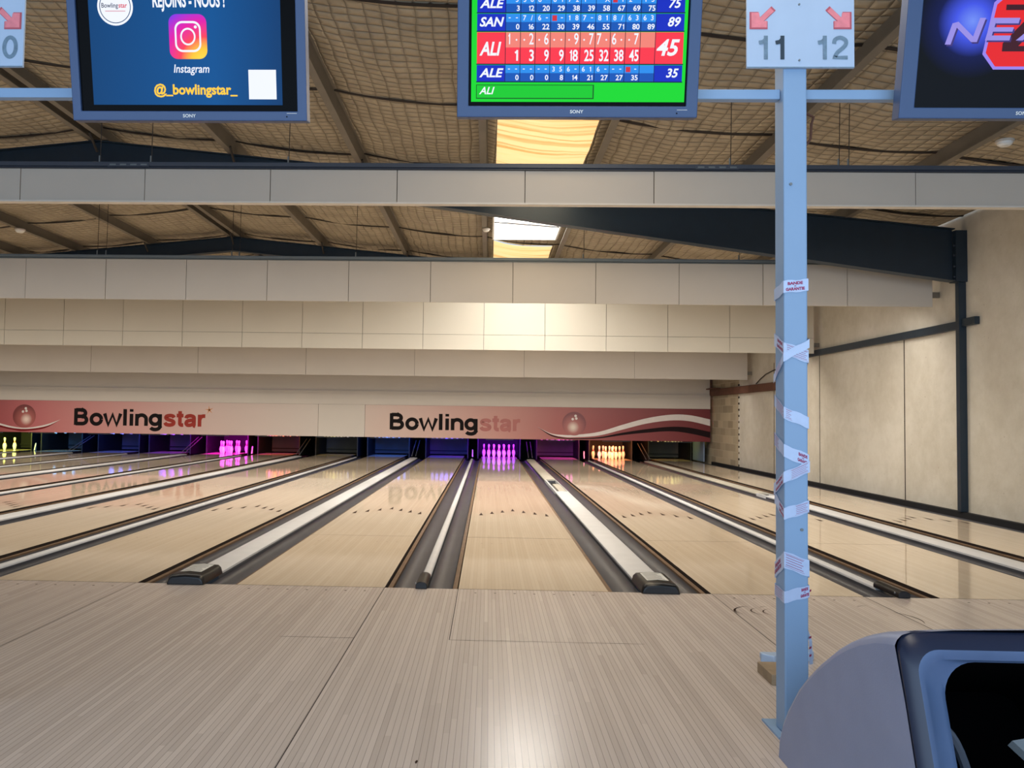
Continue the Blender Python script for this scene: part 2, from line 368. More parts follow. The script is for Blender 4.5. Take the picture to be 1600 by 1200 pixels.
# grotesque letters: advance width and pen paths, cap height 1
PEN = {
 'B': (.90, [[(.12, 0), (.12, 1)], [(.12, .915), (.45, .915)]+arc(.45, .72, .22, .195, 90, -90)+[(.12, .525)], [(.12, .525), (.49, .525)]+arc(.49, .305, .25, .22, 90, -90)+[(.12, .085)]]),
 'o': (.80, [arc(.40, .36, .285, .285, 0, 360, 24)]),
 'w': (1.06, [[(.07, .72), (.29, .03), (.53, .66), (.77, .03), (.99, .72)]]),
 'l': (.37, [[(.185, 0), (.185, 1)]]), 'i': (.37, [[(.185, 0), (.185, .72)], [(.185, .84), (.185, 1)]]),
 'n': (.79, [[(.13, 0), (.13, .72)], [(.13, .36)]+arc(.395, .40, .265, .25, 165, 0)+[(.66, 0)]]),
 'g': (.82, [arc(.38, .375, .265, .27, 0, 360, 24), [(.67, .72), (.67, -.02)]+arc(.39, -.02, .28, .19, 0, -155)]),
 's': (.72, [smooth_path([(.61, .52), (.54, .61), (.36, .645), (.17, .59), (.15, .48), (.28, .40), (.46, .345), (.585, .26), (.56, .13), (.37, .075), (.17, .11), (.09, .22)])]),
 't': (.45, [[(.22, .92), (.22, .20)]+arc(.33, .19, .11, .11, 180, 270, 6)+[(.42, .085)], [(.03, .65), (.42, .65)]]),
 'a': (.76, [smooth_path([(.12, .49), (.17, .60), (.36, .645), (.54, .59), (.575, .48)])+[(.575, .12), (.60, .04), (.66, .02)], smooth_path([(.575, .40), (.40, .375), (.20, .32), (.13, .20), (.20, .09), (.36, .085), (.51, .15), (.575, .27)])]),
 'r': (.47, [[(.13, 0), (.13, .72)], smooth_path([(.13, .40), (.19, .55), (.30, .63), (.45, .635)])]),
 '1': (.62, [[(.40, 0), (.40, 1)], [(.40, .86), (.30, .74), (.12, .70)]]),
 '2': (.74, [smooth_path([(.10, .66), (.14, .83), (.35, .92), (.56, .82), (.58, .65), (.45, .48), (.24, .30), (.12, .085)])+[(.65, .085)]]),
 '0': (.74, [arc(.36, .5, .25, .42, 0, 360, 28)]),
 '9': (.74, [arc(.35, .66, .24, .255, 0, 360, 22), smooth_path([(.59, .66), (.56, .35), (.45, .14), (.28, .08), (.12, .18)])]),
}
def pen_text(mb, t, x, z, h, mp_, m, width=None, pen=.225, dot=None):
    tot = sum(PEN[c][0] for c in t); sx = h if width is None else width/tot
    for c in t:
        for q, P in enumerate(PEN[c][1]):   # each pen line a hair in front of the one before
            lift = lambda a, b_, q=q: (lambda v: (v[0], v[1]-.0009*q, v[2]))(mp_(a, b_))
            stroke(mb, [(x+p[0]*sx, z+p[1]*h) for p in P], pen*h, lift, m)
        x += PEN[c][0]*sx
def disk(cx, cz, r, n=32, sx=1): return [(cx+r*sx*math.cos(2*math.pi*k/n), cz+r*math.sin(2*math.pi*k/n)) for k in range(n)]
def rrect(x0, x1, z0, z1, r, n=6):
    o = []
    for cx, cz, a in ((x1-r, z1-r, 0), (x0+r, z1-r, 90), (x0+r, z0+r, 180), (x1-r, z0+r, 270)):
        o += [(cx+r*math.cos(R(a+90*k/n)), cz+r*math.sin(R(a+90*k/n))) for k in range(n+1)]
    return o

# ================================================================== SETTING
XL, XR, YB, YE = -17.6, 6.0, -9.0, 21.5
RX, RZ, SL = -5.78, 4.95, .0985
def zroof(x): return RZ-SL*abs(x-RX)
# approach floor
b = MB(); b.box(XL, XR, YB, -.004, -.12, 0, 'approach')
for x0, y0, x1, y1 in ((-1.049, -2.93, -1.049, -.006), (-1.049, -6, -1.049, -2.93), (-.529, -1.30, -.529, -.006), (-2.83, -2.6, -2.83, -.006), (-4.4, -2.2, -4.4, -.006), (1.242, -1.30, 1.242, -.006), (2.297, -3, 2.297, -.006)):
    b.poly([(x0-.0022, y0, .0006), (x0+.0022, y0, .0006), (x1+.0022, y1, .0006), (x1-.0022, y1, .0006)], 'dark')
for x0, x1, y in ((-.529, .527, -1.30), (-1.46, -1.05, -1.30)  ):
    b.poly([(x0, y-.002, .0006), (x1, y-.002, .0006), (x1, y+.002, .0006), (x0, y+.002, .0006)], 'dark')
LANES = {'S': -14.969, 'T': -13.392, 'U': -11.621, 'V': -10.044, 'W': -8.273, 'X': -6.696, 'Y': -4.925, 'Z': -3.348, 'A': -1.577, 'B': 0.0, 'C': 1.771, 'D': 3.348, 'E': 5.119}
HW = .5271
for x in LANES.values():
    for k in range(-3, 4): b.poly([(px+x+k*.135, py-.12, .0006) for px, py in disk(0, 0, .009, 10)], 'mark')
# dark scuffs in front of lanes 12 and 13
random.seed(3)
for cx, cy, r0, a0, a1 in ((1.42, -.50, .16, 100, 210), (1.45, -.52, .20, 110, 200), (1.49, -.5, .13, 120, 230), (1.55, -.52, .12, 110, 220), (1.52, -.42, .08, 60, 150), (1.9, -.45, .22, 150, 200), (2.05, -.62, .30, -20, 40), (1.75, -.52, .1, 200, 260), (2.2, -.38, .12, 80, 140), (-.32, -3.05, .2, 170, 185), (-.42, -2.86, .15, 170, 182)):
    p = [(cx+r0*math.cos(R(a0+(a1-a0)*k/8)), cy+r0*.9*math.sin(R(a0+(a1-a0)*k/8))) for k in range(9)]
    for i in range(8):
        wd = .0035*math.sin(math.pi*(i+.5)/8)+.0012
        b.poly([(p[i][0]-wd, p[i][1], .0007), (p[i][0]+wd, p[i][1], .0007), (p[i+1][0]+wd, p[i+1][1], .0007), (p[i+1][0]-wd, p[i+1][1], .0007)], 'mark')
o = b.build('floor'); tag(o, kind='structure')
b = MB(); b.box(XL, XR, .0, YE, -.32, -.22, 'pit'); tag(b.build('floor.001'), kind='structure')
# walls
b = MB(); b.box(XR, XR+.2, YB, 14.78, -.22, 4.3, 'wall'); 
for yj in (9.84, 6.70, 12.3):
    b.box(XR-.002, XR+.001, yj-.012, yj+.012, .0, 2.5, 'dark')
b.box(XR, XR+.2, 14.78, YE, -.22, 4.3, 'block')
random.seed(5)
for k in range(40):   # crumbling edge where panels meet the block wall
    z = .05+k*.052; d = random.uniform(.01, .06)
    b.box(XR-.012, XR+.001, 14.78-d*.4, 14.78+d, z, z+.05, 'wall' if k % 3 else 'dark')
tag(b.build('wall_right'), kind='structure')
b = MB(); b.box(XL-.2, XL, YB, YE, -.3, 4.3, 'wall'); tag(b.build('wall_left'), kind='structure')
b = MB(); b.box(XL, XR, YE, YE+.2, -.3, 5.2, 'pit'); tag(b.build('wall_back'), kind='structure')
b = MB(); b.box(5.925, 5.998, .0, 17.05, -.2, .045, 'pit'); tag(b.build('baseboard_right'), kind='structure')
# roof lining: sagging quilted sheets between the purlins, one mesh
PUR = [-17.5, -15.3, -13.6, -11.9, -10.4, -9.2, -7.6, -5.78, -3.86, -2.08, -.41, .97, 2.70, 4.47, 5.98]
b = MB(); random.seed(11)
SKY = [(-.27, .84, -6, 6.35), (-.27, .84, 6.95, 8.85), (-.27, .84, 9.45, 13.4)]
def nz(x, y, s): return math.sin(x*3.1+s)*math.sin(y*2.3+s*1.7)+.6*math.sin(x*7.3-y*4.1+s*.6)+.35*math.sin(y*11+x*5+s*2)
for i in range(len(PUR)-1):
    xa, xb = PUR[i], PUR[i+1]; nx = 10; st = .12; ny = int((YE-YB)/st); s = i*1.37
    if xa == -.41:
        xs = [xa, -.345, -.27, 0.0, .28, .56, .84, .905, xb]
    else: xs = [xa+(xb-xa)*k/nx for k in range(nx+1)]
    vs = []; idx = {}
    for j in range(ny+1):
        y = YB+j*st
        for k, x in enumerate(xs):
            t = (x-xa)/(xb-xa); z = zroof(x)+.20
            ph = (y-.77) % 2.13/2.13
            z -= max(0, math.sin(math.pi*t))**.8*(.045+.03*math.sin(math.pi*ph)) + .014*nz(x, y, s)*math.sin(math.pi*t)
            idx[(j, k)] = len(vs); vs.append((x, y, z))
    fs = []
    for j in range(ny):
        for k in range(len(xs)-1):
            ym = YB+(j+.5)*st; xm = (xs[k]+xs[k+1])/2
            if any(a < xm < c and d < ym < e for a, c, d, e in SKY): continue
            fs.append((idx[(j, k)], idx[(j, k+1)], idx[(j+1, k+1)], idx[(j+1, k)]))
    b.raw(vs, fs, 'quilt')
    if -16 < xa < 5.9:   # dark seams where two sheets overlap
        for q in range(-3, 9):
            yq = .77+2.13*q+random.uniform(-.03, .03)+ (0 if xa < 0 else .04)
            pts = [(x, zroof(x)+.20-max(0, math.sin(math.pi*(x-xa)/(xb-xa)))**.8*.052-.004) for x in [xa+(xb-xa)*k/10 for k in range(11)]]
            n = len(pts); b.raw([(p[0], yq, p[1]) for p in pts]+[(p[0], yq+.035, p[1]-.012) for p in pts]+[(p[0], yq+.035, p[1]+.02) for p in pts], [(k, k+1, n+k+1, n+k) for k in range(n-1)]+[(n+k, n+k+1, 2*n+k+1, 2*n+k) for k in range(n-1)], 'dark')
o = b.build('ceiling', smooth=True); tag(o, kind='structure')
# roof lights
for k, ((xa, xb, ya, yb), mt) in enumerate(zip(SKY, ('amber', 'sky', 'amber'))):
    b = MB()
    if mt == 'amber':
        n = 40; vs = []
        for j in range(n+1):
            y = ya+(yb-ya)*j/n
            for q in range(7):
                x = xa+(xb-xa)*q/6; vs.append((x, y, zroof(x)+.16-.05*math.sin(math.pi*q/6)-.012*nz(x, y*1.6, 2)))
        b.raw(vs, [(j*7+q, j*7+q+1, (j+1)*7+q+1, (j+1)*7+q) for j in range(n) for q in range(6)], mt)
    else:
        b.box(xa, xb, ya, yb, zroof(.3)+.42, zroof(.3)+.44, mt)
    o = b.build('window_%d' % (k+1), smooth=(mt == 'amber')); tag(o, kind='structure')
    if mt == 'sky':
        f = MB(); z0, z1 = zroof(.3)+.10, zroof(.3)+.46; t = .03
        f.box(xa-t, xa, ya-t, yb+t, z0, z1, 'white'); f.box(xb, xb+t, ya-t, yb+t, z0, z1, 'white'); f.box(xa, xb, ya-t, ya, z0, z1, 'white'); f.box(xa, xb, yb, yb+t, z0, z1, 'panel_edge')
        f.build('window_frame', o)
        g = MB(); g.tube([(-.15, 7.2, zroof(.3)+.36), (.12, 7.75, zroof(.3)+.2)], .022, 'cable', 6); g.tube([(.12, 7.75, zroof(.3)+.2), (.5, 7.3, zroof(.3)+.36)], .010, 'cable', 6)
        g.tube([(-.27, 7.95, zroof(.3)+.2), (.84, 7.95, zroof(.3)+.12)], .012, 'cable', 6)
        g.build('opener_arm', o)

# ================================================================== STEEL ROOF FRAME
pn = {-15.3: 'far left', -13.6: 'second', -11.9: 'third'}
vis = [p for p in PUR if -11 < p < 5.9]
plab = {-10.4: 'grey roof purlin on the left slope, farthest left one', -9.2: 'grey roof purlin on the left slope crossing the left picture edge',
        -7.6: 'grey roof purlin next to the ridge on the left slope', -5.78: 'grey double purlin along the roof ridge', -3.86: 'grey roof purlin first right of the ridge',
        -2.08: 'grey roof purlin passing between the left and middle screens', -.41: 'grey roof purlin along the left edge of the bright roof light',
        .97: 'grey roof purlin along the right edge of the bright roof light', 2.70: 'grey roof purlin passing behind the light blue post', 4.47: 'grey roof purlin nearest the right wall'}
for x in vis:
    b = MB(); z = zroof(x); h = .20
    for dx in ((-.10, .10) if x == -5.78 else (0,)):
        sg = 1 if x > -5.7 else -1
        pr = [(x+dx-.07*sg, z), (x+dx+.012*sg, z), (x+dx+.012*sg, z+h-.01), (x+dx+.075*sg, z+h-.01), (x+dx+.075*sg, z+h), (x+dx, z+h), (x+dx, z+.012), (x+dx-.07*sg, z+.012)]
        b.prism(pr, 'y', YB, 20.5, 'purlin')
    o = b.build('roof_purlin'); tag(o, plab[x], 'purlin', 'purlins under the roof')
def rafter(y, label, end_x=5.84):
    t = empty('steel_rafter', (RX, y, zroof(RX)), label, 'roof beam', 'navy roof rafters')
    def zb(x):
        d = abs(x-RX); return min(zroof(x)-.30, 4.05-.1385*(d-4.78) if d > 4.0 else 9)
    b = MB(); xs = [XL+.1+(end_x-XL-.1)*k/48 for k in range(49)]+[]
    xs = sorted(xs+[RX]); n = len(xs)
    for yo in (-.006, .006):
        b.raw([(x, y+yo, zroof(x)-.012) for x in xs]+[(x, y+yo, zb(x)+.012) for x in xs], [(k, k+1, n+k+1, n+k) for k in range(n-1)], 'navy')
    b.build('web', t)
    for nm, fz, sgn in (('top_flange', lambda x: zroof(x)-.012, 1), ('bottom_flange', zb, 1)):
        b = MB()
        vs = []
        for x in xs:
            z = fz(x); vs += [(x, y-.08, z), (x, y+.08, z), (x, y+.08, z+.012), (x, y-.08, z+.012)]
        fs = []
        for k in range(n-1):
            for q in range(4): fs.append((k*4+q, k*4+(q+1) % 4, (k+1)*4+(q+1) % 4, (k+1)*4+q))
        fs += [(0, 1, 2, 3), (4*n-4, 4*n-3, 4*n-2, 4*n-1)]
        b.raw(vs, fs, 'navy'); b.build(nm, t)
    for x in (-7.6, -5.78, -3.86, -2.08):
        b = MB(); b.tube([(x+.02, y-.30, zroof(x)+.03), (x+.02, y-.07, zroof(x)-.16)], .018, 'cable', 6); b.build('fly_brace', t)
    return t
rafter(5.13, 'navy tapered roof beam running into the column on the right wall')
rafter(11.05, 'navy roof beam peaking behind the second ceiling baffle at left')
t = empty('steel_column', (5.95, 5.13, 0), 'navy steel column standing against the right wall', 'column')
b = MB(); b.box(5.90, 5.995, 5.09, 5.17, .05, 3.09, 'navy'); b.build('shaft', t)
b = MB(); b.box(5.846, 5.995, 5.05, 5.21, 3.092, 3.78, 'navy'); b.build('end_plate', t)
for zz in (3.16, 3.3, 3.45, 3.58):
    for yy in (5.08, 5.18):
        b = MB(); b.tube([(5.83, yy, zz), (5.846, yy, zz)], .014, 'rail', 6); b.build('bolt', t)
b = MB(); b.box(5.93, 5.996, 4.80, 5.088, 2.50, 2.60, 'navy'); b.box(5.93, 5.996, 5.172, 10.8, 2.47, 2.58, 'navy')
o = b.build('wall_girt'); tag(o, 'dark horizontal steel rail fixed along the right wall', 'wall rail')
b = MB(); b.box(5.90, 5.995, 11.6, 17.3, 1.88, 2.06, 'rust'); b.box(5.80, 5.995, 16.4, 17.4, 2.06, 2.09, 'rust')
o = b.build('timber_beam', bevel=.01); tag(o, 'rusty brown timber beam along the right wall beyond the post', 'beam')
b = MB(); b.tube([(5.97, 13.4, 2.08), (5.96, 13.1, 2.17), (5.96, 12.7, 2.27), (5.96, 12.2, 2.33), (5.96, 11.7, 2.35)], .012, 'cable', 6)
o = b.build('wall_cable', smooth=True); tag(o, 'black cable looping up the right wall above the brown beam', 'cable')
for (x, y, zc, sc, lab) in ((-9.1, 8.9, 4.58, 1, 'small white smoke detector under the roof at far left'), (4.60, 2.05, 3.93, .85, 'beige smoke detector under the roof near the right wall'), (-.41, 7.85, 4.40, .7, 'small white sensor on the purlin beside the bright roof light')):
    t = empty('smoke_detector', (x, y, zc), lab, 'smoke detector')
    b = MB(); b.lathe([(.0, -.055*sc), (.05*sc, -.055*sc), (.075*sc, -.035*sc), (.08*sc, -.012*sc)], (x, y, zc), 20, lambda i: 'white'); b.build('housing', t, smooth=True)
    b = MB(); b.lathe([(.0, -.012*sc), (.095*sc, -.012*sc), (.095*sc, .01), (.0, .01)], (x, y, zc), 20, lambda i: 'panel'); b.build('base', t, smooth=True)

# ================================================================== LANES
GLOW = {'S': ('yellow-green', S(225, 235, 95)), 'T': ('cyan', S(70, 160, 235)), 'U': ('blue', S(60, 90, 250)), 'V': ('violet', S(130, 40, 250)), 'W': ('magenta', S(235, 20, 215)),
        'X': ('orange-red', S(255, 110, 60)), 'Y': ('dim yellow', S(210, 200, 110)), 'Z': ('azure blue', S(30, 110, 250)), 'A': ('indigo', S(50, 40, 245)), 'B': ('purple', S(150, 14, 245)),
        'C': ('pink', S(225, 30, 200)), 'D': ('orange', S(255, 150, 85)), 'E': ('pale yellow', S(225, 215, 120))}
WHERE = {'S': 'farthest left lane, with two yellow-green pins at its end', 'T': 'far left lane, cyan glow at its end', 'U': 'left lane, plain blue glow at its end', 'V': 'left lane, violet glow at its end',
         'W': 'left lane, hot magenta pins at its end', 'X': 'lane with orange-red glow at its end', 'Y': 'lane with dim yellow glow at its end', 'Z': 'lane with azure blue glow at its end',
         'A': 'lane with indigo glow, left of the purple pins', 'B': 'middle lane, purple pins at its end', 'C': 'lane with pink glow, right of the purple pins', 'D': 'lane with orange pins at its end', 'E': 'last lane on the right, beside the wall'}
LEND = 19.25
for k, x in LANES.items():
    b = MB(); b.box(x-HW, x+HW, .004, LEND, -.11, -.004, 'lane_side'); b.poly([(x-HW, .004, 0), (x+HW, .004, 0), (x+HW, LEND, 0), (x-HW, LEND, 0)], 'lane')
    for sx in (-1, 1): b.poly([(x+sx*HW, .004, 0), (x+sx*HW, LEND, 0), (x+sx*HW, LEND, -.006), (x+sx*HW, .004, -.006)], 'lane_side')
    for i in range(-3, 4):
        ax = x+i*.1355; ay = 4.87-abs(i)*.158
        b.poly([(ax-.024, ay-.13, .0008), (ax+.024, ay-.13, .0008), (ax, ay+.13, .0008)], 'mark')
    for i in (-4, -3, -2, 2, 3, 4): b.poly([(px, py, .0006) for px, py in disk(x+i*.095, 2.05, .010, 8)], 'ledge')
    if k == 'B': b.box(x-HW, x+HW, 2.436, 2.442, -.02, .0006, 'dark')
    if k in 'ACD': b.box(x-HW, x+HW, 2.437, 2.440, -.02, .0004, 'mark')
    o = b.build('bowling_lane', origin=(x, 0, 0)); tag(o, 'glossy maple '+WHERE[k], 'bowling lane', 'bowling lanes')
SHORT = {'S': 'the farthest left lane', 'T': 'the cyan-lit lane', 'U': 'the blue-lit left lane', 'V': 'the violet-lit lane', 'W': 'the lane of magenta pins', 'X': 'the orange-red-lit lane', 'Y': 'the dim yellow-lit lane',
         'Z': 'the azure-lit lane', 'A': 'the indigo-lit lane', 'B': 'the middle lane of purple pins', 'C': 'the pink-lit lane', 'D': 'the lane of orange pins', 'E': 'the lane along the right wall'}
CV = {'T': 'between the cyan-lit and blue-lit lanes', 'V': 'between the violet-lit lane and the magenta pins', 'X': 'between the orange-red-lit and dim yellow-lit lanes', 'Z': 'at left front, between the azure-lit and indigo-lit lanes',
      'B': 'right of the purple pins, broken open near its far end', 'D': 'between the orange pins and the last right lane'}
def gutter(x0, x1, lane_side, label):
    """rounded channel with a recessed brown ledge on the lane side"""
    t = empty('lane_gutter', ((x0+x1)/2, 0, -.1), label, 'gutter', 'lane gutters')
    if lane_side < 0: l0, l1, g0, g1 = x0, x0+.050, x0+.050, x1
    else: g0, g1, l0, l1 = x0, x1-.050, x1-.050, x1
    b = MB(); m = (g0+g1)/2; hw = (g1-g0)/2
    pts = [(m-hw*math.cos(math.pi*q/12), -.035-.055*math.sin(math.pi*q/12)) for q in range(13)]
    b.strip(pts, 'y', .002, 18.0, 'gutter')
    b.prism([(p[0], p[1]-.012) for p in pts]+[(g1, -.16), (g0, -.16)], 'y', .002, 18.0, 'gutter') if False else None
    b.box(g0, g1, .002, 18.0, -.17, -.155, 'gutter'); b.build('channel', t, smooth=True)
    b = MB(); b.box(l0+(.012 if lane_side < 0 else .006), l1-(.006 if lane_side < 0 else .012), .002, 18.0, -.15, -.022, 'ledge'); b.build('ledge', t)
ks = list(LANES)
for i, k in enumerate(ks):
    x = LANES[k]
    if i > 0: 
        wide = k in 'TVXZACE' and False
    # right-hand side gap
    if i < len(ks)-1:
        x2 = LANES[ks[i+1]]; gap = x2-x-2*HW; a = x+HW; wide = gap > .6; inner = .226 if wide else .073
        g = (gap-inner)/2
        gutter(a, a+g, -1, 'dark grey gutter on the right side of '+SHORT[k])
        gutter(a+g+inner, a+gap, 1, 'dark grey gutter on the left side of '+SHORT[ks[i+1]])
        c = a+gap/2
        if not wide:
            t = empty('division_rail', (c, 0, 0), 'slim white division rail between %s and %s' % (SHORT[k], SHORT[ks[i+1]]), 'division rail', 'slim rails between lanes')
            b = MB(); hw = .0335
            pr = [(c-hw, -.016), (c+hw, -.016), (c+hw, -.006)]+[(c+hw*math.cos(R(q*18)), -.006+.018*math.sin(R(q*18))) for q in range(1, 10)]+[(c-hw, -.006)]
            b.prism(pr, 'y', .32, 17.4, 'cover'); b.build('rail', t, smooth=True)
            b = MB(); b.box(c-hw+.004, c+hw-.004, .02, 17.4, -.15, -.0165, 'gutter'); b.build('base', t)
            b = MB(); hw = .041
            pr = [(c-hw, .001), (c+hw, .001), (c+hw, .022)]+[(c+hw*math.cos(R(q*18)), .022+.028*math.sin(R(q*18))) for q in range(1, 10)]+[(c-hw, .022)]
            b.prism(pr, 'y', -.03, .34, 'blackplastic'); b.build('end_cap', t, smooth=True, bevel=.004)
            b = MB(); b.tube([(c-hw-.004, .02, .028), (c-hw, .02, .028)], .008, 'steel', 8); b.build('screw', t)
        else:
            t = empty('ball_return_cover', (c, 0, 0), 'wide white ball return cover '+CV[k], 'ball return cover', 'wide covers between lanes')
            hw = .110; ht = .018
            pr = [(c-hw, -.010), (c+hw, -.010), (c+hw, ht-.012), (c+hw-.02, ht-.002), (c, ht+.003), (c-hw+.02, ht-.002), (c-hw, ht-.012)]
            segs = [(.36, 17.4)]
            if k == 'B': segs = [(.36, 7.5), (10.0, 17.4)]
            if k == 'D': segs = [(.36, 7.35), (7.8, 17.4)]
            for s0, s1 in segs:
                b = MB(); b.prism(pr, 'y', s0, s1, 'cover' if s0 < 5 else 'cover_dirty'); b.build('cover', t, smooth=True)
                b = MB(); b.box(c-hw+.004, c+hw-.004, s0, s1, -.15, -.0105, 'gutter'); b.build('base', t)
            for q in range(len(segs)-1):
                y0, y1 = segs[q][1], segs[q+1][0]
                b = MB(); b.box(c-hw, c-hw+.03, y0, y1, -.15, .012, 'cover'); b.box(c-hw+.03, c+hw-.012, y0, y1, -.06, -.045, 'pit'); b.box(c+hw-.012, c+hw, y0, y1, -.15, .008, 'cover')
                if k == 'B': b.box(c-.03, c+.09, y0+.2, y0+1.6, -.044, .004, 'cover_dirty')
                b.build('open_tray', t)
            b = MB(); hw2 = .136; ht = .05
            pr2 = [(c-hw2, .001), (c+hw2, .001), (c+hw2-.014, ht), (c+hw2-.034, ht+.018), (c, ht+.026), (c-hw2+.034, ht+.018), (c-hw2+.014, ht)]
            vs = []
            for yy, sc, dz in ((-.045, .95, -.018), (-.03, 1, -.004), (.0, 1.0, 0), (.37, 1.0, 0)):
                vs += [(c+(px-c)*sc, yy, max(.001, pz+dz) if pz > .01 else pz) for px, pz in pr2]
            n = len(pr2); fs = [list(range(n))[::-1], [3*n+q for q in range(n)]]
            for r in range(3): fs += [(r*n+q, r*n+(q+1) % n, (r+1)*n+(q+1) % n, (r+1)*n+q) for q in range(n)]
            b.raw(vs, fs, 'blackplastic'); b.build('end_cap', t, smooth=True, bevel=.005)
            b = MB(); z0 = ht+.0205
            def lp(px, py): return (c+px, py, z0+.0075*(1-abs(px)/.088)+.001)
            for xa, xb in ((-.078, 0), (0, .078)): b.poly([lp(xa, .06), lp(xb, .06), lp(xb, .34), lp(xa, .34)], 'paper')
            for q in range(6):
                for xa, xb in ((-.066, 0), (0, random.uniform(.03, .066))):
                    yy = .085+q*.041; b.poly([(p[0], p[1], p[2]+.0006) for p in (lp(xa, yy), lp(xb, yy), lp(xb, yy+.014), lp(xa, yy+.014))], 'print')
            tag(b.build('notice_label', t), 'white notice sheet')
gutter(LANES['E']+HW, 5.92, -1, 'dark grey gutter between the last lane and the right wall')

# ================================================================== PINSETTER END
MY = 17.1
def pin_proto():
    prof = [(.026, 0), (.029, .004), (.036, .03), (.049, .075), (.0575, .115), (.056, .14), (.047, .18), (.034, .215), (.0255, .245), (.0233, .262), (.0238, .275), (.028, .305), (.0318, .335), (.0315, .352), (.026, .370), (.014, .379), (.001, .381)]
    b = MB(); b.lathe(prof, (0, 0, 0), 14, lambda i: 'pinred' if i in (7, 9) else 'pin')
    return b.build('bowling_pin', smooth=True)
proto = pin_proto(); first = True
PINS = [(0, 0)]+[(s*.1524, .264) for s in (-1, 1)]+[(s*.3048, .528) for s in (-1, 0, 1)]+[(s*.1524, .792) for s in (-3, -1, 1, 3)]
for k, x in LANES.items():
    up_ = k in 'TUVXYZACE'
    for q, (dx, dy) in enumerate(PINS):
        if (k == 'S' and q not in (1, 4)) or (k == 'W' and q in (3, 6)): continue
        o = proto if first else proto.copy()
        if not first: col.objects.link(o)
        first = False
        o.location = (x+dx, 18.288+dy, .530 if up_ else .0005)
        gl = GLOW[k][0]
        if up_: tag(o, 'bowling pin held in the raised rack above the %s-lit lane end' % gl, 'bowling pin', 'pins in the raised rack of the %s lane' % gl)
        else: tag(o, 'bowling pin standing in %s light at the end of its lane' % gl, 'bowling pin', 'standing pins lit %s' % gl)
for i, (k, x) in enumerate(LANES.items()):
    gl, gc = GLOW[k]
    t = empty('pinsetter', (x, 18.6, 0), 'dark pinsetter bay with %s light behind the masking panel' % gl, 'pinsetter', 'pinsetter bays')
    lx0 = x-.62; lx1 = x+.62
    for a, c in ((lx0-.03, lx0), (lx1, lx1+.03)):
        b = MB(); b.box(a, c, 18.62, 20.6, -.05, 1.6, 'kick'); b.build('kickback', t)
    if k in 'SWAC':
        b = MB(); b.prism([(18.53, .0), (18.61, .0), (18.61, .22)], 'x', x+.765, x+.80, 'cover_dirty'); b.build('edge_guard', t)
    b = MB(); n = 16
    b.box(lx0, lx1, 20.2, 20.23, .0, 1.5, 'pit' if k in 'BWDS' else 'curtain'); b.build('pit_curtain', t)  # black behind standing pins: curtain out of the pin light, shade put into its colour
    b = MB(); b.box(lx0, lx1, 20.15, 20.2, .09, .12, 'kick'); b.box(lx0, lx1, 19.3, 20.2, -.14, -.12, 'pit'); b.build('curtain_bar', t)
    b = MB(); zt = .915 if k in 'TUVXYZACE' else 1.0
    b.box(x-.55, x+.55, 18.15, 18.19, zt+.01, zt+.06, 'kick'); b.box(x-.55, x+.55, 19.2, 19.24, zt+.01, zt+.06, 'kick'); b.box(x-.55, x-.52, 18.19, 19.2, zt+.01, zt+.06, 'kick'); b.box(x+.52, x+.55, 18.19, 19.2, zt+.01, zt+.06, 'kick')
    b.build('pin_rack', t)
    b = MB(); b.box(x-.40, x+.40, 17.50, 17.53, .553, .570, 'rail2'); b.build('sweep_bar', t)
    l = bpy.data.lights.new('deck_light', 'AREA'); l.shape = 'RECTANGLE'; l.size = 1.0; l.size_y = .12; l.color = gc
    l.energy = {'B': 62, 'W': 80, 'D': 46, 'S': 40, 'C': 26, 'Z': 22, 'A': 28, 'X': 14, 'Y': 5, 'E': 5, 'T': 14, 'U': 22, 'V': 20}[k]; l.spread = R(115)
    lo = bpy.data.objects.new('deck_light', l); col.objects.link(lo); lo.location = (x, 17.62, .86); lo.rotation_euler = (R(62), 0, 0)
for nm, c, lab in (('T|U', -12.506, 'left of the blue glow'), ('V|W', -9.158, 'left of the magenta pins'), ('X|Y', -5.81, 'between the orange-red and dim yellow glow'), ('Z|A', -2.462, 'between the azure and indigo glow'), ('B|C', .886, 'right of the purple pins'), ('D|E', 4.234, 'right of the orange pins')):
    t = empty('guide_rails', (c, 17.35, .05), 'pair of steel rods rising into the pit, '+lab, 'guide rails', 'thin rod pairs at the pit')
    for s in (-.055, .055):
        b = MB(); b.tube([(c+s, 17.42, .065), (c+s, 18.75, .47)], .011, 'steel', 6); b.build('rod', t, smooth=True)
b = MB(); b.box(5.80, 5.83, 17.4, 18.6, .02, .62, 'blind'); o = b.build('side_blind'); tag(o, 'blue-grey panel closing the gap beside the last lane pit', 'panel')

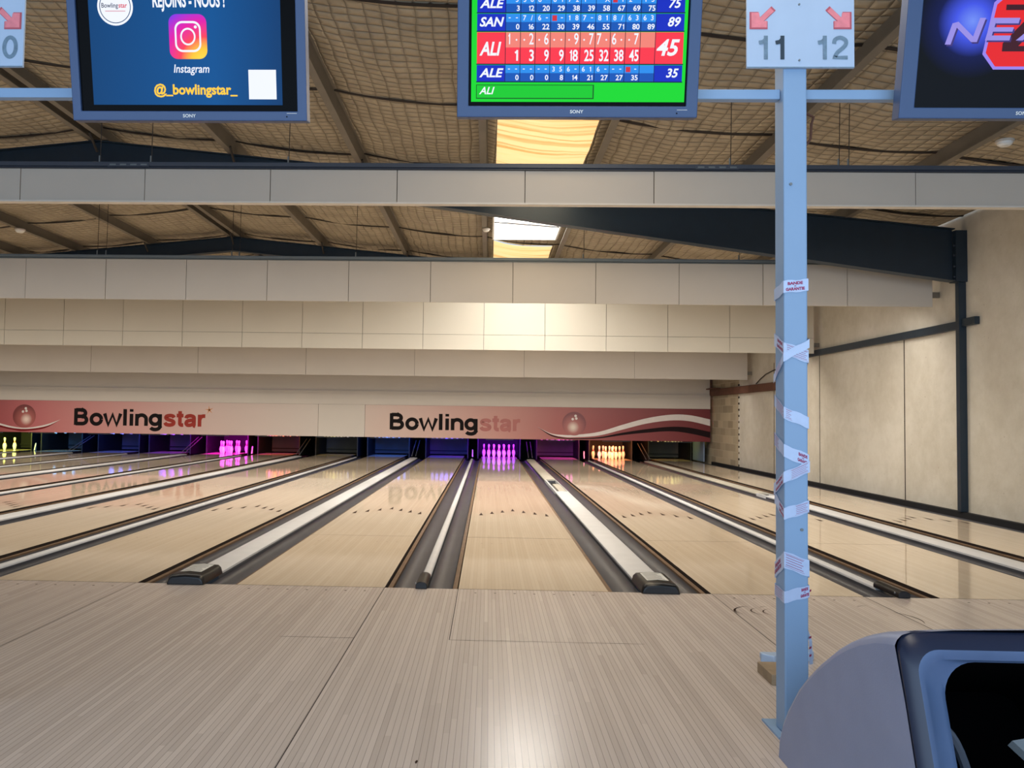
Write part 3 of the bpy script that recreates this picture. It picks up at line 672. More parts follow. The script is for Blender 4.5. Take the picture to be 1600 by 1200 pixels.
# masking unit -----------------------------------------------------
def mp(x, z): return (x, MY-.0015, z)
def mp2(x, z): return (x, MY-.0025, z)
def mp3(x, z): return (x, MY-.0035, z)
Z0, Z1 = .595, 1.512
def ball_material(name, cx, cz, r, dark, mid, light):
    return radial(name, [(0, light), (.07, light), (.36, mid), (.78, dark)], r*1.45, (cx, 0, cz))
def mask_panel(x0, x1, label, stops):
    xc = (x0+x1)/2; t = empty('masking_panel', (xc, MY, Z0), label, 'masking panel', 'masking panels above the pins')
    m = ramp_x('masking_print', [(x-xc, c) for x, c in stops]) if stops else 'panel'
    b = MB(); b.box(x0+.004, x1-.004, MY, MY+.03, Z0, Z1, m); b.build('board', t)
    return t, xc
def swoosh(t, name, up_, lo_, m, f=mp):
    b = MB(); n = 40
    def cat(pts, u):
        u = min(max(u, 0), .99999)*(len(pts)-1); i = int(u); f_ = u-i
        P = [pts[max(0, min(len(pts)-1, i+k))] for k in (-1, 0, 1, 2)]
        return tuple(.5*((2*P[1][a])+(-P[0][a]+P[2][a])*f_+(2*P[0][a]-5*P[1][a]+4*P[2][a]-P[3][a])*f_**2+(-P[0][a]+3*P[1][a]-3*P[2][a]+P[3][a])*f_**3) for a in (0, 1))
    A = [cat(up_, k/n) for k in range(n+1)]; B = [cat(lo_, k/n) for k in range(n+1)]
    b.raw([f(*p) for p in A]+[f(*p) for p in B], [(k, k+1, n+k+2, n+k+1) for k in range(n)], m)
    o = b.build(name, t); return o
def wordmark(t, x0, x1, x2, x3, zb, h, redm):
    b = MB(); pen_text(b, 'Bowling', x0-.04, zb, h, mp, 'text_black', width=x1-x0+.07); b.build('lettering', t)
    b = MB(); pen_text(b, 'star', x2-.01, zb, h, mp, redm, width=x3-x2+.03); tag(b.build('lettering', t), 'red lettering')
def ball_emblem(t, cx, cz, r, m):
    b = MB(); b.poly([mp3(*p) for p in disk(cx, cz, r, 40)], m)
    for dx, dz in ((-.18, .42), (.12, .48), (.06, .70)):
        b.poly([(p[0], MY-.0045, p[1]) for p in disk(cx+dx*r+.06*r, cz+dz*r-.04*r, r*.11, 12)], 'swhite')
    b.build('ball_emblem', t)
t, xc = mask_panel(-17.5, -5.181, 'pink masking panel with black and red wordmark and ball emblem, left', [(-15.2, S(128, 48, 50)), (-13.6, S(176, 92, 94)), (-12.2, S(186, 118, 114)), (-10, S(190, 146, 138)), (-8.4, S(190, 165, 155)), (-5.181, S(192, 180, 168))])
pxz = lambda pts: pts
swoosh(t, 'white_swoosh', [(-14.598, .901), (-14.398, .839), (-14.001, .748), (-13.607, .721), (-13.086, .812), (-12.621, .973)], [(-14.596, .849), (-14.396, .787), (-13.999, .703), (-13.54, .69), (-13.019, .781), (-12.621, .973)], 'swhite')
swoosh(t, 'dark_swoosh', [(-14.596, .849), (-14.396, .787), (-13.999, .703), (-13.54, .69), (-13.019, .781), (-12.621, .973)], [(-14.594, .804), (-14.394, .729), (-13.997, .651), (-13.669, .624), (-13.083, .715), (-12.621, .973)], 'sred', mp2)
ball_emblem(t, -13.694, 1.056, .335, ball_material('left_ball_print', -13.694+.06-xc, 1.056-.09-Z0, .335, S(110, 40, 40), S(160, 84, 78), S(225, 200, 186)))
wordmark(t, -12.206, -9.69, -9.63, -8.44, .82, .475, 'text_red')
b = MB()
for q in range(5):
    a = R(90+72*q+8); b.poly([mp(-8.32+.13*math.cos(a), 1.30+.13*math.sin(a)), mp(-8.32+.022*math.cos(a+1.2), 1.30+.022*math.sin(a+1.2)), mp(-8.32, 1.30), mp(-8.32+.022*math.cos(a-1.2), 1.30+.022*math.sin(a-1.2))], 'orange')
tag(b.build('star_emblem', t), 'small orange star')
t, xc = mask_panel(-5.181, -3.845, 'plain grey-pink masking panel between the two printed ones', None)
t, xc = mask_panel(-3.845, 5.912, 'pink to red masking panel with wordmark and long swoosh, right', [(-3.845, S(194, 172, 158)), (-2, S(192, 158, 144)), (0, S(180, 126, 112)), (1.6, S(156, 82, 74)), (3.5, S(128, 46, 44)), (5.912, S(104, 28, 32))])
WU = [(1.053, .953), (1.427, .775), (1.765, .733), (2.103, .738), (2.777, .828), (3.45, 1.041), (4.122, 1.232), (4.794, 1.343), (5.331, 1.337), (5.906, 1.223)]
WL = [(1.053, .953), (1.427, .755), (1.766, .679), (2.104, .67), (2.778, .727), (3.451, .905), (4.123, 1.084), (4.794, 1.181), (5.331, 1.168), (5.906, 1.041)]
BU = [(1.053, .953), (1.427, .742), (1.766, .658), (2.104, .643), (2.778, .68), (3.451, .818), (4.124, .928), (4.795, 1.005), (5.332, .986), (5.906, .873)]
BL = [(1.053, .953), (1.427, .708), (1.766, .631), (2.104, .616), (2.779, .646), (3.452, .75), (4.124, .827), (4.795, .877), (5.332, .824), (5.906, .704)]
swoosh(t, 'white_swoosh', WU, WL, 'swhite'); swoosh(t, 'black_swoosh', BU, BL, 'sblack', mp2)
ball_emblem(t, 2.092, 1.053, .335, ball_material('right_ball_print', 2.092-.03-xc, 1.053-.10-Z0, .335, S(112, 44, 44), S(160, 90, 82), S(214, 196, 180)))
wordmark(t, -3.1, -.64, -.57, .56, .82, .46, 'text_rose')
# plain boards above the masking print
b = MB(); b.box(-17.5, 5.912, MY+.005, MY+.035, 1.515, 1.905, 'panel'); o = b.build('fascia_board'); tag(o, 'pale fascia board running just above the printed masking panels', 'fascia board')
b = MB(); b.box(-17.5, 5.912, MY+.05, MY+.08, 1.90, 3.3, 'panel'); o = b.build('upper_fascia'); tag(o, 'grey upper fascia in shade behind the farthest baffle', 'fascia board')

# ================================================================== CEILING BAFFLES
def baffle(label, y, seams, zb, zt, rail, railm, pm, edge, rows=None, wires=(), plates=(), xr=5.88):
    t = empty('ceiling_baffle', (-5.8, y, zb), label, 'ceiling baffle', 'panel baffles hanging over the lanes')
    xs = sorted([s for s in seams if XL+.1 < s < xr-.05])
    xs = [XL+.06]+xs+[xr]
    for a, c in zip(xs[:-1], xs[1:]):
        for z0, z1 in (rows or [(zb, zt)]):
            b = MB(); dy = random.uniform(-.003, .003); b.box(a+.004, c-.004, y+dy, y+.02+dy, z0+.003, z1-.003, pm); b.build('panel', t)
    b = MB(); b.box(xs[0], xr-.01, y+.024, y+.07, zb+.01, zt-.01, 'joint'); b.build('backing_frame', t)
    if edge:
        b = MB(); b.box(xs[0], xr, y-.012, y+.07, zb-edge, zb, 'panel_edge'); b.build('bottom_edge', t)
    if rail:
        b = MB(); pr = [(y-.02, zt), (y+.08, zt), (y+.08, zt+rail), (y-.005, zt+rail), (y-.005, zt+rail*.75), (y-.02, zt+rail*.7), (y-.02, zt+rail*.35), (y-.006, zt+rail*.3)]
        b.prism(pr, 'x', xs[0], xr, railm); b.build('top_rail', t)
        for x in plates:
            b = MB(); b.box(x-.20, x+.20, y-.026, y-.021, zt+rail*.2, zt+rail*.8, railm)
            for q in (-.15, -.05, .05, .15): b.box(x+q-.03, x+q+.03, y-.029, y-.026, zt+rail*.4, zt+rail*.6, 'rail2')
            b.build('splice_plate', t)
    for x in wires:
        b = MB(); b.tube([(x, y+.03, zt+(rail or 0)), (x+.01, y+.03, zroof(x)+.12)], .004, 'cable', 5); b.tube([(x-.008, y+.03, zt+(rail or 0)), (x-.008, y+.03, zt+(rail or 0)+.07)], .008, 'rail2', 5); b.build('hanger_wire', t)
    if xr < 5.95:
        b = MB(); zc = zb+(min(zt, zb+.6)-zb)*(.28 if y > 9 else .3); b.box(xr-.03, 5.995, y+.03, y+.07, zc-.04, zc+.04, 'purlin'); b.build('wall_bracket', t)
    return t
baffle('nearest pale ceiling baffle under a dark rail, spanning the whole hall', 1.80, [-2.435+1.211*k for k in range(-13, 8)], 3.235, 3.545, .065, 'rail', 'panel', .016, wires=(-4.1, -3.6, -2.27, 1.92, 2.93, 3.02), plates=(-3.8, 1.78), xr=5.985)
baffle('second ceiling baffle of large pale panels under a grey rail', 5.68, [-4.71+1.176*k for k in range(-11, 9)], 2.836, 3.425, .06, 'rail2', 'panel', .0, wires=(-6.03, -5.9, -4.06, -3.95, -2.26, 1.0, 3.2), plates=(-3.85, 1.75))
baffle('third ceiling baffle of cream panels in two rows', 9.80, [-.44+1.18*k for k in range(-15, 6)], 2.505, 3.44, 0, None, 'panel2', .0, rows=[(2.505, 2.80), (2.80, 3.44)])
baffle('farthest and lowest ceiling baffle just in front of the masking panels', 13.75, [3.18-2.66*k for k in range(-1, 9)], 2.18, 2.98, 0, None, 'panel', .0)

# ================================================================== SCREENS
TA = R(11)
def tvmap(zb, xc, off=0):
    def f(x, z): return (x, -2.6-z*math.sin(TA)-off*math.cos(TA), zb+z*math.cos(TA)-off*math.sin(TA))
    return f
SC = {}
def sm(name, r, g, b_, s=1.0):
    if name not in SC: SC[name] = screenmat('lcd_'+name, S(r, g, b_), s)
    return SC[name]
TVW, TVH = .47, .655
def television(xc, zb, label, inner):
    """inner = left, right, bottom of the black surround, in metres from the bottom middle of the frame"""
    t = empty('television', (xc, -2.6, zb), label, 'television', 'televisions above the approach')
    def f(off): return tvmap(zb, xc, off)
    il, ir, ib = inner; it = TVH-.043
    b = MB(); fr, bk = f(.0), f(-.055)
    O = [(xc-TVW, 0), (xc+TVW, 0), (xc+TVW, TVH), (xc-TVW, TVH)]; I = [(xc+il, ib), (xc+ir, ib), (xc+ir, it), (xc+il, it)]
    vs = [fr(*p) for p in O]+[fr(*p) for p in I]+[bk(*p) for p in O]+[f(-.012)(*p) for p in I]
    fs = [(k, (k+1) % 4, 4+(k+1) % 4, 4+k) for k in range(4)]+[(k, 8+k, 8+(k+1) % 4, (k+1) % 4) for k in range(4)]+[(4+k, 4+(k+1) % 4, 12+(k+1) % 4, 12+k) for k in range(4)]
    b.raw(vs, fs, 'tvframe'); b.build('bezel', t, bevel=.003)
    b = MB(); k1, k2 = f(-.050), f(-.095)
    B1 = [(xc-TVW+.01, .01), (xc+TVW-.01, .01), (xc+TVW-.01, TVH-.01), (xc-TVW+.01, TVH-.01)]; B2 = [(xc-.33, .22), (xc+.33, .22), (xc+.33, TVH-.1), (xc-.33, TVH-.1)]
    b.raw([k1(*p) for p in B1]+[k2(*p) for p in B2], [(0, 1, 2, 3)]+[(k, (k+1) % 4, 4+(k+1) % 4, 4+k) for k in range(4)]+[(4, 5, 6, 7)], 'tvback'); b.build('back_shell', t)
    b = MB(); put_text(b, 'SONY', xc, .5*ib-.006, .012, f(.0012), 'white', align='c', width=.052, bold=.02); b.build('maker_lettering', t)
    b = MB(); g = f(.001); b.poly([g(*p) for p in disk(xc+TVW-.08, .016, .003, 10)], 'tvblack'); b.poly([g(*p) for p in [(xc+TVW-.08, .028), (xc+TVW-.04, .028), (xc+TVW-.04, .0295), (xc+TVW-.08, .0295)]], 'white'); b.build('status_light', t)
    b = MB(); b.box(xc-.06, xc+.06, -2.545, -2.524, zb+.10, zb+.16, 'tvback'); b.build('wall_mount', t)
    return t, f, il+xc, ir+xc, ib, it
def rect(b, f, x0, x1, z0, z1, m): b.poly([f(x0, z0), f(x1, z0), f(x1, z1), f(x0, z1)], m)

# --- scores, lane 11
t, f, il, ir, ib, it = television(0, 2.396, 'television with green and blue bowling score table, left of post 11 12', (-.425, .425, .043))
b = MB(); rect(b, f(-.011), il, ir, ib, it, 'tvblack'); rect(b, f(-.0105), -.415, .419, .060, it, sm('green', 12, 214, 40, 1.0))
g1, g2, g3 = f(-.0100), f(-.0095), f(-.0090)
blue, dblue, lblue, mblue = sm('score_blue', 10, 40, 190), sm('navy_line', 4, 16, 70), sm('light_blue', 40, 140, 235), sm('mid_blue', 14, 84, 180)
wht, red, salm, dk = sm('white', 240, 244, 255, 1.0), sm('red', 248, 52, 72), sm('salmon', 240, 130, 116), sm('line_dark', 40, 20, 40)
def row(z0, z1, name, frames, tot, hot=False):
    rect(b, g1, -.394, .406, z0, z1, red if hot else blue)
    cx0, cx1 = -.283, .297; cw = (cx1-cx0)/10; zm = z0+(z1-z0)*.52
    rect(b, g2, cx0, cx1, zm, z1, salm if hot else lblue); rect(b, g2, cx0, cx1, z0, zm, red if hot else mblue)
    for i in range(11): rect(b, g3, cx0+i*cw-.0012, cx0+i*cw+.0012, z0, z1, dk if hot else dblue)
    rect(b, g3, -.396, .408, z0-.003, z0+.001, dblue); 
    H = (z1-z0)
    put_text(b, name, -.384, z0+H*.28, H*.40 if hot else H*.5, g3, wht, shear=.25, bold=.03, width=.085 if name == 'ALI' else .095)
    put_text(b, tot, .392, z0+H*.28, H*.48 if hot else H*.5, g3, wht, align='r', shear=.25, bold=.025)
    for i, (a, c, s_) in enumerate(frames):
        x = cx0+i*cw
        for ch, px in ((a, x+cw*.26), (c, x+cw*.74)):
            if ch == '*':
                rect(b, g3, px-.009, px+.009, zm+H*.06, zm+H*.38, sm('pin_red', 205, 45, 60))
            elif ch == '-': rect(b, g3, px-.004, px+.004, (zm+z1)/2-.0015, (zm+z1)/2+.0015, wht)
            elif ch == 'o': b.poly([g3(*p) for p in disk(px, (zm+z1)/2, .0035, 8)], wht)
            elif ch: put_text(b, ch, px, zm+H*.10, H*(.34 if hot else .28), g3, wht, align='c', bold=.01, width=(.010 if ch == '1' else .017) if hot else None)
        if s_: put_text(b, s_, x+cw*.92, z0+H*.10, H*(.34 if hot else .30), g3, wht, align='r', bold=.02, width=(.018*len(s_)) if hot else None)
row(.392, .455, 'ALE', [('', '3', '3'), ('3', '6', '12'), ('8', '-', '20'), ('8', '1', '29'), ('7', '2', '38'), ('1', '-', '39'), ('', 'X', '58'), ('*', '1', '67'), ('2', '-', '69'), ('1', '5', '75')], '75')
row(.324, .388, 'SAN', [('-', '-', '0'), ('7', '/', '16'), ('6', '-', '22'), ('*', '-', '30'), ('1', '8', '39'), ('7', '-', '46'), ('8', '1', '55'), ('8', '/', '71'), ('6', '3', '80'), ('6', '3', '89')], '89')
row(.202, .320, 'ALI', [('1', 'o', '1'), ('o', '2', '3'), ('o', '6', '9'), ('o', 'o', '9'), ('o', '9', '18'), ('o', '7', '25'), ('7', 'o', '32'), ('6', 'o', '38'), ('o', '7', '45'), ('', '', '')], '45', True)
row(.136, .198, 'ALE', [('-', '-', '0'), ('-', '-', '0'), ('-', '-', '0'), ('3', '5', '8'), ('6', '-', '14'), ('6', '1', '21'), ('6', '-', '27'), ('-', '-', '27'), ('*', '-', '35'), ('', '', '')], '35')
row(.460, .524, '', [('', '', '')]*10, '')
rect(b, g1, -.396, .066, .071, .125, sm('green_dark', 6, 96, 22)); rect(b, g2, -.393, .061, .075, .122, sm('green_bar', 14, 200, 40))
put_text(b, 'ALI', -.384, .089, .026, g3, wht, shear=.3, bold=.02)
b.build('screen', t)

# --- advert, lane 10
XA = -1.5345
t, f, il, ir, ib, it = television(XA, 2.378, 'television with dark blue social media advert, left', (-.436, .432, .037))
b = MB(); g0, g1, g2, g3 = f(-.0110), f(-.0105), f(-.0100), f(-.0095)
rect(b, g0, il, ir, ib, it, 'tvblack')
bgm = ramp_x('advert_blue', [(-.4, S(10, 66, 120)), (.1, S(12, 84, 150)), (.4, S(10, 58, 110))])
pb = bgm.node_tree.nodes['Principled BSDF']; cr = [n for n in bgm.node_tree.nodes if n.type == 'VALTORGB'][0]
bgm.node_tree.links.new(cr.outputs[0], pb.inputs['Emission Color']); pb.inputs['Emission Strength'].default_value = .95
for lk in list(bgm.node_tree.links):
    if lk.to_socket == pb.inputs['Base Color']: bgm.node_tree.links.remove(lk)
pb.inputs['Base Color'].default_value = (.002, .002, .002, 1); pb.inputs['Specular IOR Level'].default_value = .08
rect(b, g1, -1.922, -1.163, .062, it-.005, bgm)
ywt, yel = sm('white', 240, 244, 255), sm('yellow', 255, 205, 60)
b.poly([g2(*p) for p in disk(-1.815, .432, .071, 40)], ywt)
ring = [disk(-1.815, .432, r_, 40) for r_ in (.0625, .0595)]
b.raw([g3(*p) for p in ring[0]]+[g3(*p) for p in ring[1]], [(k, (k+1) % 40, 40+(k+1) % 40, 40+k) for k in range(40)], sm('logo_navy', 30, 70, 110))
put_text(b, 'Bowling', -1.869, .428, .017, g3, sm('logo_text', 70, 80, 100), width=.066, bold=.015); put_text(b, 'star', -1.801, .428, .017, g3, sm('logo_red', 215, 40, 60), width=.034, bold=.015)
put_text(b, 'le bowling a la francaise', -1.852, .413, .006, g3, sm('logo_pink', 215, 130, 140), width=.078, bold=0) if False else rect(b, g3, -1.855, -1.775, .4135, .4165, sm('logo_pink', 215, 150, 160))
put_text(b, 'REJOINS - NOUS !', -1.666, .431, .048, g2, ywt, width=.285, bold=.03)
put_text(b, 'Instagram', -1.593, .185, .030, g2, ywt, width=.142, shear=.15, bold=.012)
put_text(b, '@_bowlingstar_', -1.676, .103, .036, g2, yel, width=.334, bold=.03)
rect(b, g2, -1.296, -1.186, .084, .196, ywt)
scr = b.build('screen', t)
b = MB(); ic = rrect(-1.606, -1.456, .236, .404, .032)
ig = newmat('icon_gradient'); im, n, l, p = ig
tc = n.new('ShaderNodeTexCoord'); mpn = n.new('ShaderNodeMapping'); l.new(tc.outputs['Object'], mpn.inputs[0])
d = n.new('ShaderNodeVectorMath'); d.operation = 'DISTANCE'; l.new(tc.outputs['Object'], d.inputs[0]); q = f(-.0098)(-1.47, .225); d.inputs[1].default_value = (q[0]-XA, q[1]+2.6, q[2]-2.378)
cr = n.new('ShaderNodeValToRGB'); l.new(math_node(n, l, 'DIVIDE', d.outputs['Value'], .225), cr.inputs[0]); el = cr.color_ramp.elements
for i, (x, c) in enumerate([(0, S(255, 225, 80)), (.22, S(255, 200, 60)), (.42, S(250, 70, 90)), (.68, S(225, 30, 170)), (1.0, S(90, 60, 240))]):
    e = el[i] if i < 2 else el.new(x); e.position = x; e.color = (*c, 1)
l.new(cr.outputs[0], p.inputs['Emission Color']); p.inputs['Emission Strength'].default_value = 1; p.inputs['Base Color'].default_value = (.002, .002, .002, 1); p.inputs['Specular IOR Level'].default_value = .08
b.poly([f(-.0098)(*p_) for p_ in ic], im)
def ringpoly(A, B, m, off):
    k = len(A); b.raw([f(off)(*p_) for p_ in A]+[f(off)(*p_) for p_ in B], [(i, (i+1) % k, k+(i+1) % k, k+i) for i in range(k)], m)
ringpoly(rrect(-1.583, -1.479, .262, .378, .030), rrect(-1.576, -1.486, .270, .370, .024), ywt, -.0093)
ringpoly(disk(-1.531, .320, .033, 28, .92), disk(-1.531, .320, .026, 28, .92), ywt, -.0093)
b.poly([f(-.0093)(*p_) for p_ in disk(-1.500, .356, .006, 12)], ywt)
b.build('app_icon', scr, origin=(XA, -2.6, 2.378))

# --- dark logo animation, lane 12
XT = 1.717
t, f, il, ir, ib, it = television(XT, 2.396, 'television with lilac letters and red emblem on black, right', (-.413, .43, .041))
b = MB(); g0, g1, g2, g3, g4 = f(-.0110), f(-.0106), f(-.0102), f(-.0098), f(-.0094)
c0 = f(-.011)(1.50, .36)
glow = radial('logo_glow', [(0, S(120, 150, 255)), (.3, S(70, 90, 240)), (.62, S(16, 24, 80)), (1, S(4, 6, 14))], .21, (c0[0]-XT, c0[1]+2.6, c0[2]-2.396), emit=.9)
rect(b, g0, il, ir, ib, it, glow)
rp = [(1.56, .245), (1.60, .195), (1.80, .195), (1.84, .25), (1.84, .43), (1.78, .47), (1.64, .47), (1.585, .42)]
b.poly([g1(x, z) for x, z in [(1.548, .24), (1.594, .184), (1.806, .184), (1.852, .244), (1.852, .44), (1.788, .482), (1.632, .482), (1.574, .428)]], sm('emblem_edge', 150, 130, 235)); b.poly([g2(*p_) for p_ in rp], sm('emblem_red', 226, 30, 34))
b.poly([g3(*p_) for p_ in [(1.62, .25), (1.80, .25), (1.80, .27), (1.68, .27), (1.80, .40), (1.80, .42), (1.62, .42), (1.62, .40), (1.73, .40), (1.62, .28)]], sm('emblem_dark', 60, 10, 24))
lil, dli = sm('lilac', 150, 140, 225), sm('lilac_dark', 62, 50, 120)
for off_, m_, gg in ((.006, dli, g3), (0, lil, g4)):
    w_ = .016
    def bar(P): b.poly([gg(x+off_, z-off_) for x, z in P], m_)
    bar([(1.402, .275), (1.424, .275), (1.446, .352), (1.424, .352)]); bar([(1.424, .352), (1.446, .358), (1.522, .290), (1.500, .284)]); bar([(1.500, .284), (1.522, .284), (1.548, .372), (1.526, .372)])
    bar([(1.552, .290), (1.572, .290), (1.590, .372), (1.570, .372)]); bar([(1.590, .372), (1.586, .352), (1.672, .352), (1.676, .372)]); bar([(1.572, .322), (1.652, .322), (1.656, .338), (1.576, .338)]); bar([(1.556, .290), (1.560, .308), (1.648, .308), (1.644, .290)])
    bar([(1.668, .290), (1.694, .290), (1.79, .374), (1.764, .374)]); bar([(1.690, .374), (1.716, .374), (1.768, .290), (1.742, .290)])
b.build('screen', t)

# ================================================================== POSTS, SIGNS
def pillar(xc, label, tapes, group=None):
    x0, x1, y0, y1 = xc-.046, xc+.046, -2.55, -2.45
    t = empty('steel_post', (xc, -2.5, 0), label, 'post')
    b = MB(); b.box(x0, x1, y0, y1, .008, 4.1, 'post'); b.build('shaft', t, bevel=.006)
    b = MB(); b.box(x0-.03, x1+.03, y0-.02, y1+.075, 0, .008, 'post'); b.build('base_plate', t)
    return t, x0, x1, y0, y1
t, x0, x1, y0, y1 = pillar(.869, 'light blue square post wrapped in tape between lanes 11 and 12', True)
for px, pz in ((.889, .795), (.85, 2.15)):
    b = MB(); b.tube([(px, y0-.004, pz), (px, y0, pz)], .006, 'rail2', 10); b.build('screw', t)
def tape(zl, zf, zr, wd, text, layout, e=.0022):
    """one turn of tape: height at the back-left, front-left and front-right corners"""
    b = MB()
    C = [(x0-e, y1+e, zl), (x0-e, y0-e, zf), (x1+e, y0-e, zr), (x1+e, y1+e, zr+(zr-zf)*.6), (x0-e, y1+e, zl)]
    for i in range(4):
        p, q = C[i], C[i+1]; n = 6
        for k in range(n):
            u, v = k/n, (k+1)/n
            P = [p[a]+(q[a]-p[a])*u for a in range(3)]; Q = [p[a]+(q[a]-p[a])*v for a in range(3)]
            j0 = .002*math.sin(u*9+zf*7); j1 = .002*math.sin(v*9+zf*7)
            b.poly([(P[0], P[1], P[2]-wd/2+j0), (Q[0], Q[1], Q[2]-wd/2+j1), (Q[0], Q[1], Q[2]+wd/2+j1), (P[0], P[1], P[2]+wd/2+j0)], 'tape')
    def fm(x, z):
        u = (x-x0)/(x1-x0); return (x, y0-e-.0008, zf+(zr-zf)*u+z)
    def lm(x, z):   # left face, x runs from the back corner to the front
        return (x0-e-.0008, y1+(y0-y1)*x/.1, zl+(zf-zl)*x/.1+z)
    for kind, face, xa, xb in layout:
        F_ = fm if face == 'f' else lm; base = x0 if face == 'f' else 0
        if kind == 'name':
            put_text(b, 'BANDE', base+(xa+xb)/2, .006, wd*.22, F_, 'tapeink', align='c', width=(xb-xa)*.8, bold=.05)
            put_text(b, 'DE', base+(xa+xb)/2, -.002, wd*.09, F_, 'tapeink', align='c', bold=.03)
            put_text(b, 'GARANTIE', base+(xa+xb)/2, -.0165, wd*.22, F_, 'tapeink', align='c', width=xb-xa, bold=.05)
        else:
            X0, X1 = base+xa, base+xb
            for q in range(5):
                zz = -wd*.30+q*wd*.15; b.poly([F_(X0+.004, zz), F_(X1-.004-.006*(q % 2), zz), F_(X1-.004-.006*(q % 2), zz+wd*.03), F_(X0+.004, zz+wd*.03)], 'tapeink')
            for (a_, z_, c_, w_) in ((X0, -wd*.4, X1, wd*.015), (X0, wd*.38, X1, wd*.015)): b.poly([F_(a_, z_), F_(c_, z_), F_(c_, z_+w_), F_(a_, z_+w_)], 'tapeink')
    tag(b.build('tape_wrap', t), 'white tape strip with magenta print')
tape(1.722, 1.742, 1.750, .048, '', [('name', 'f', .006, .080)])
tape(1.545, 1.500, 1.468, .050, '', [('name', 'l', .03, .095), ('box', 'f', .006, .092)])
tape(1.385, 1.465, 1.520, .034, '', [('box', 'l', .02, .08)], .0045)
tape(1.30, 1.248, 1.210, .046, '', [('box', 'l', .02, .1), ('box', 'f', .002, .030)])
tape(1.145, 1.100, 1.062, .050, '', [('box', 'l', .0, .05), ('name', 'f', .05, .092)])
tape(.94, .995, 1.040, .044, '', [('name', 'l', .02, .095), ('box', 'f', .022, .092)], .0045)
tape(.91, .855, .885, .046, '', [('name', 'l', .05, .098), ('box', 'f', .04, .092)])
tape(.62, .680, .645, .064, '', [('name', 'l', .0, .07), ('box', 'f', .0, .075)])
tape(.545, .535, .560, .046, '', [('box', 'l', .0, .09), ('name', 'f', .06, .092)])
b = MB()   # loose tape end hanging by the post
path = [(x1+.004, -2.5, .60), (x1+.010, -2.51, .50), (x1+.006, -2.5, .42), (x1+.020, -2.52, .36), (x1+.022, -2.52, .27)]
for i in range(4):
    p, q = path[i], path[i+1]; ww = (.016, .010, .012, .016, .018)
    b.poly([(p[0]-ww[i]/2, p[1], p[2]), (p[0]+ww[i]/2, p[1]+.01, p[2]), (q[0]+ww[i+1]/2, q[1]+.01, q[2]), (q[0]-ww[i+1]/2, q[1], q[2])], 'tape')
for zz in (.30, .33, .37, .55): b.poly([(x1+.012, -2.524, zz), (x1+.024, -2.514, zz+.002), (x1+.024, -2.514, zz+.010), (x1+.012, -2.524, zz+.008)], 'tapeink')
tag(b.build('loose_tape', t), 'loose dangling tape end')
t2, *_ = pillar(-2.452, 'light blue square post between lanes 9 and 10, at left edge', False)
for xa, xb, lab in ((-2.404, -1.40, 'light blue crossbar from the left edge to the left screen'), (-.10, .821, 'light blue crossbar between the middle screen and the taped post'), (.917, 1.85, 'light blue crossbar from the taped post to the right screen')):
    b = MB(); b.box(xa, xb, -2.52, -2.482, 2.503, 2.543, 'post'); tag(b.build('crossbar', bevel=.003), lab, 'crossbar', 'crossbars carrying the screens')
def lane_sign(xc, left, right, label):
    z0, z1 = 2.612, 3.04; t = empty('lane_sign', (xc, -2.556, z0), label, 'lane sign', 'lane number signs on the posts')
    b = MB(); b.box(xc-.2105, xc+.2105, -2.562, -2.5525, z0, z1, 'sign')
    b.box(xc-.2105, xc+.2105, -2.5624, -2.562, z0, z0+.004, 'signink2')
    b.build('sheet', t)
    f = lambda x, z: (x, -2.5634, z); f2 = lambda x, z: (x, -2.5642, z)
    for s, tx, ms in ((-1, left, ('signink2', 'signink')), (1, right, ('signink2', 'signink2'))):
        b = MB()
        ax, az = xc+s*.155, 2.815   # arrow pointing down and outwards
        def ar(pts, m, g): b.poly([g(ax+s*p[0], az+p[1]) for p in pts], m)
        shp = [(-.058, .028), (-.041, .045), (.006, -.002), (.010, .022), (.045, .022), (.045, -.048), (-.026, -.048), (-.026, -.016), (-.010, -.018)]
        cx_ = sum(p[0] for p in shp)/9; cz_ = sum(p[1] for p in shp)/9
        ar(shp, 'signred2', f); ar([(cx_+(p[0]-cx_)*.86, cz_+(p[1]-cz_)*.86) for p in shp], 'signred', f2)
        b.build('arrow', t)
        for q, ch in enumerate(tx):
            b = MB(); cw = .062; px = xc+s*.112+(q-.5)*cw*1.05+(0.003 if s < 0 else .01)
            pen_text(b, ch, px-.033, z0+.033, .096, f, ms[q], pen=.165); b.build('numeral', t)
    for pz in (z0+.03, z0+.255):
        b = MB(); b.tube([(xc-.005, -2.566, pz), (xc-.005, -2.562, pz)], .004, 'rail2', 8); b.build('screw', t)
taped_post = t
lane_sign(.8855, '11', '12', 'white sign with red arrows and numbers 11 and 12 on the post')
lane_sign(-2.452, '', '10', 'white lane sign ending in 0 with red arrow, left edge')
# bent hook fixed to the back of the taped post
b = MB(); b.tube([(.90, -2.445, 2.455), (.955, -2.44, 2.475), (.985, -2.44, 2.46), (.975, -2.44, 2.43), (.972, -2.44, 2.37), (.955, -2.44, 2.345), (.90, -2.445, 2.34)], .006, 'rust', 6); tag(b.build('cable_hook', taped_post, smooth=True), 'rusty bent hook')
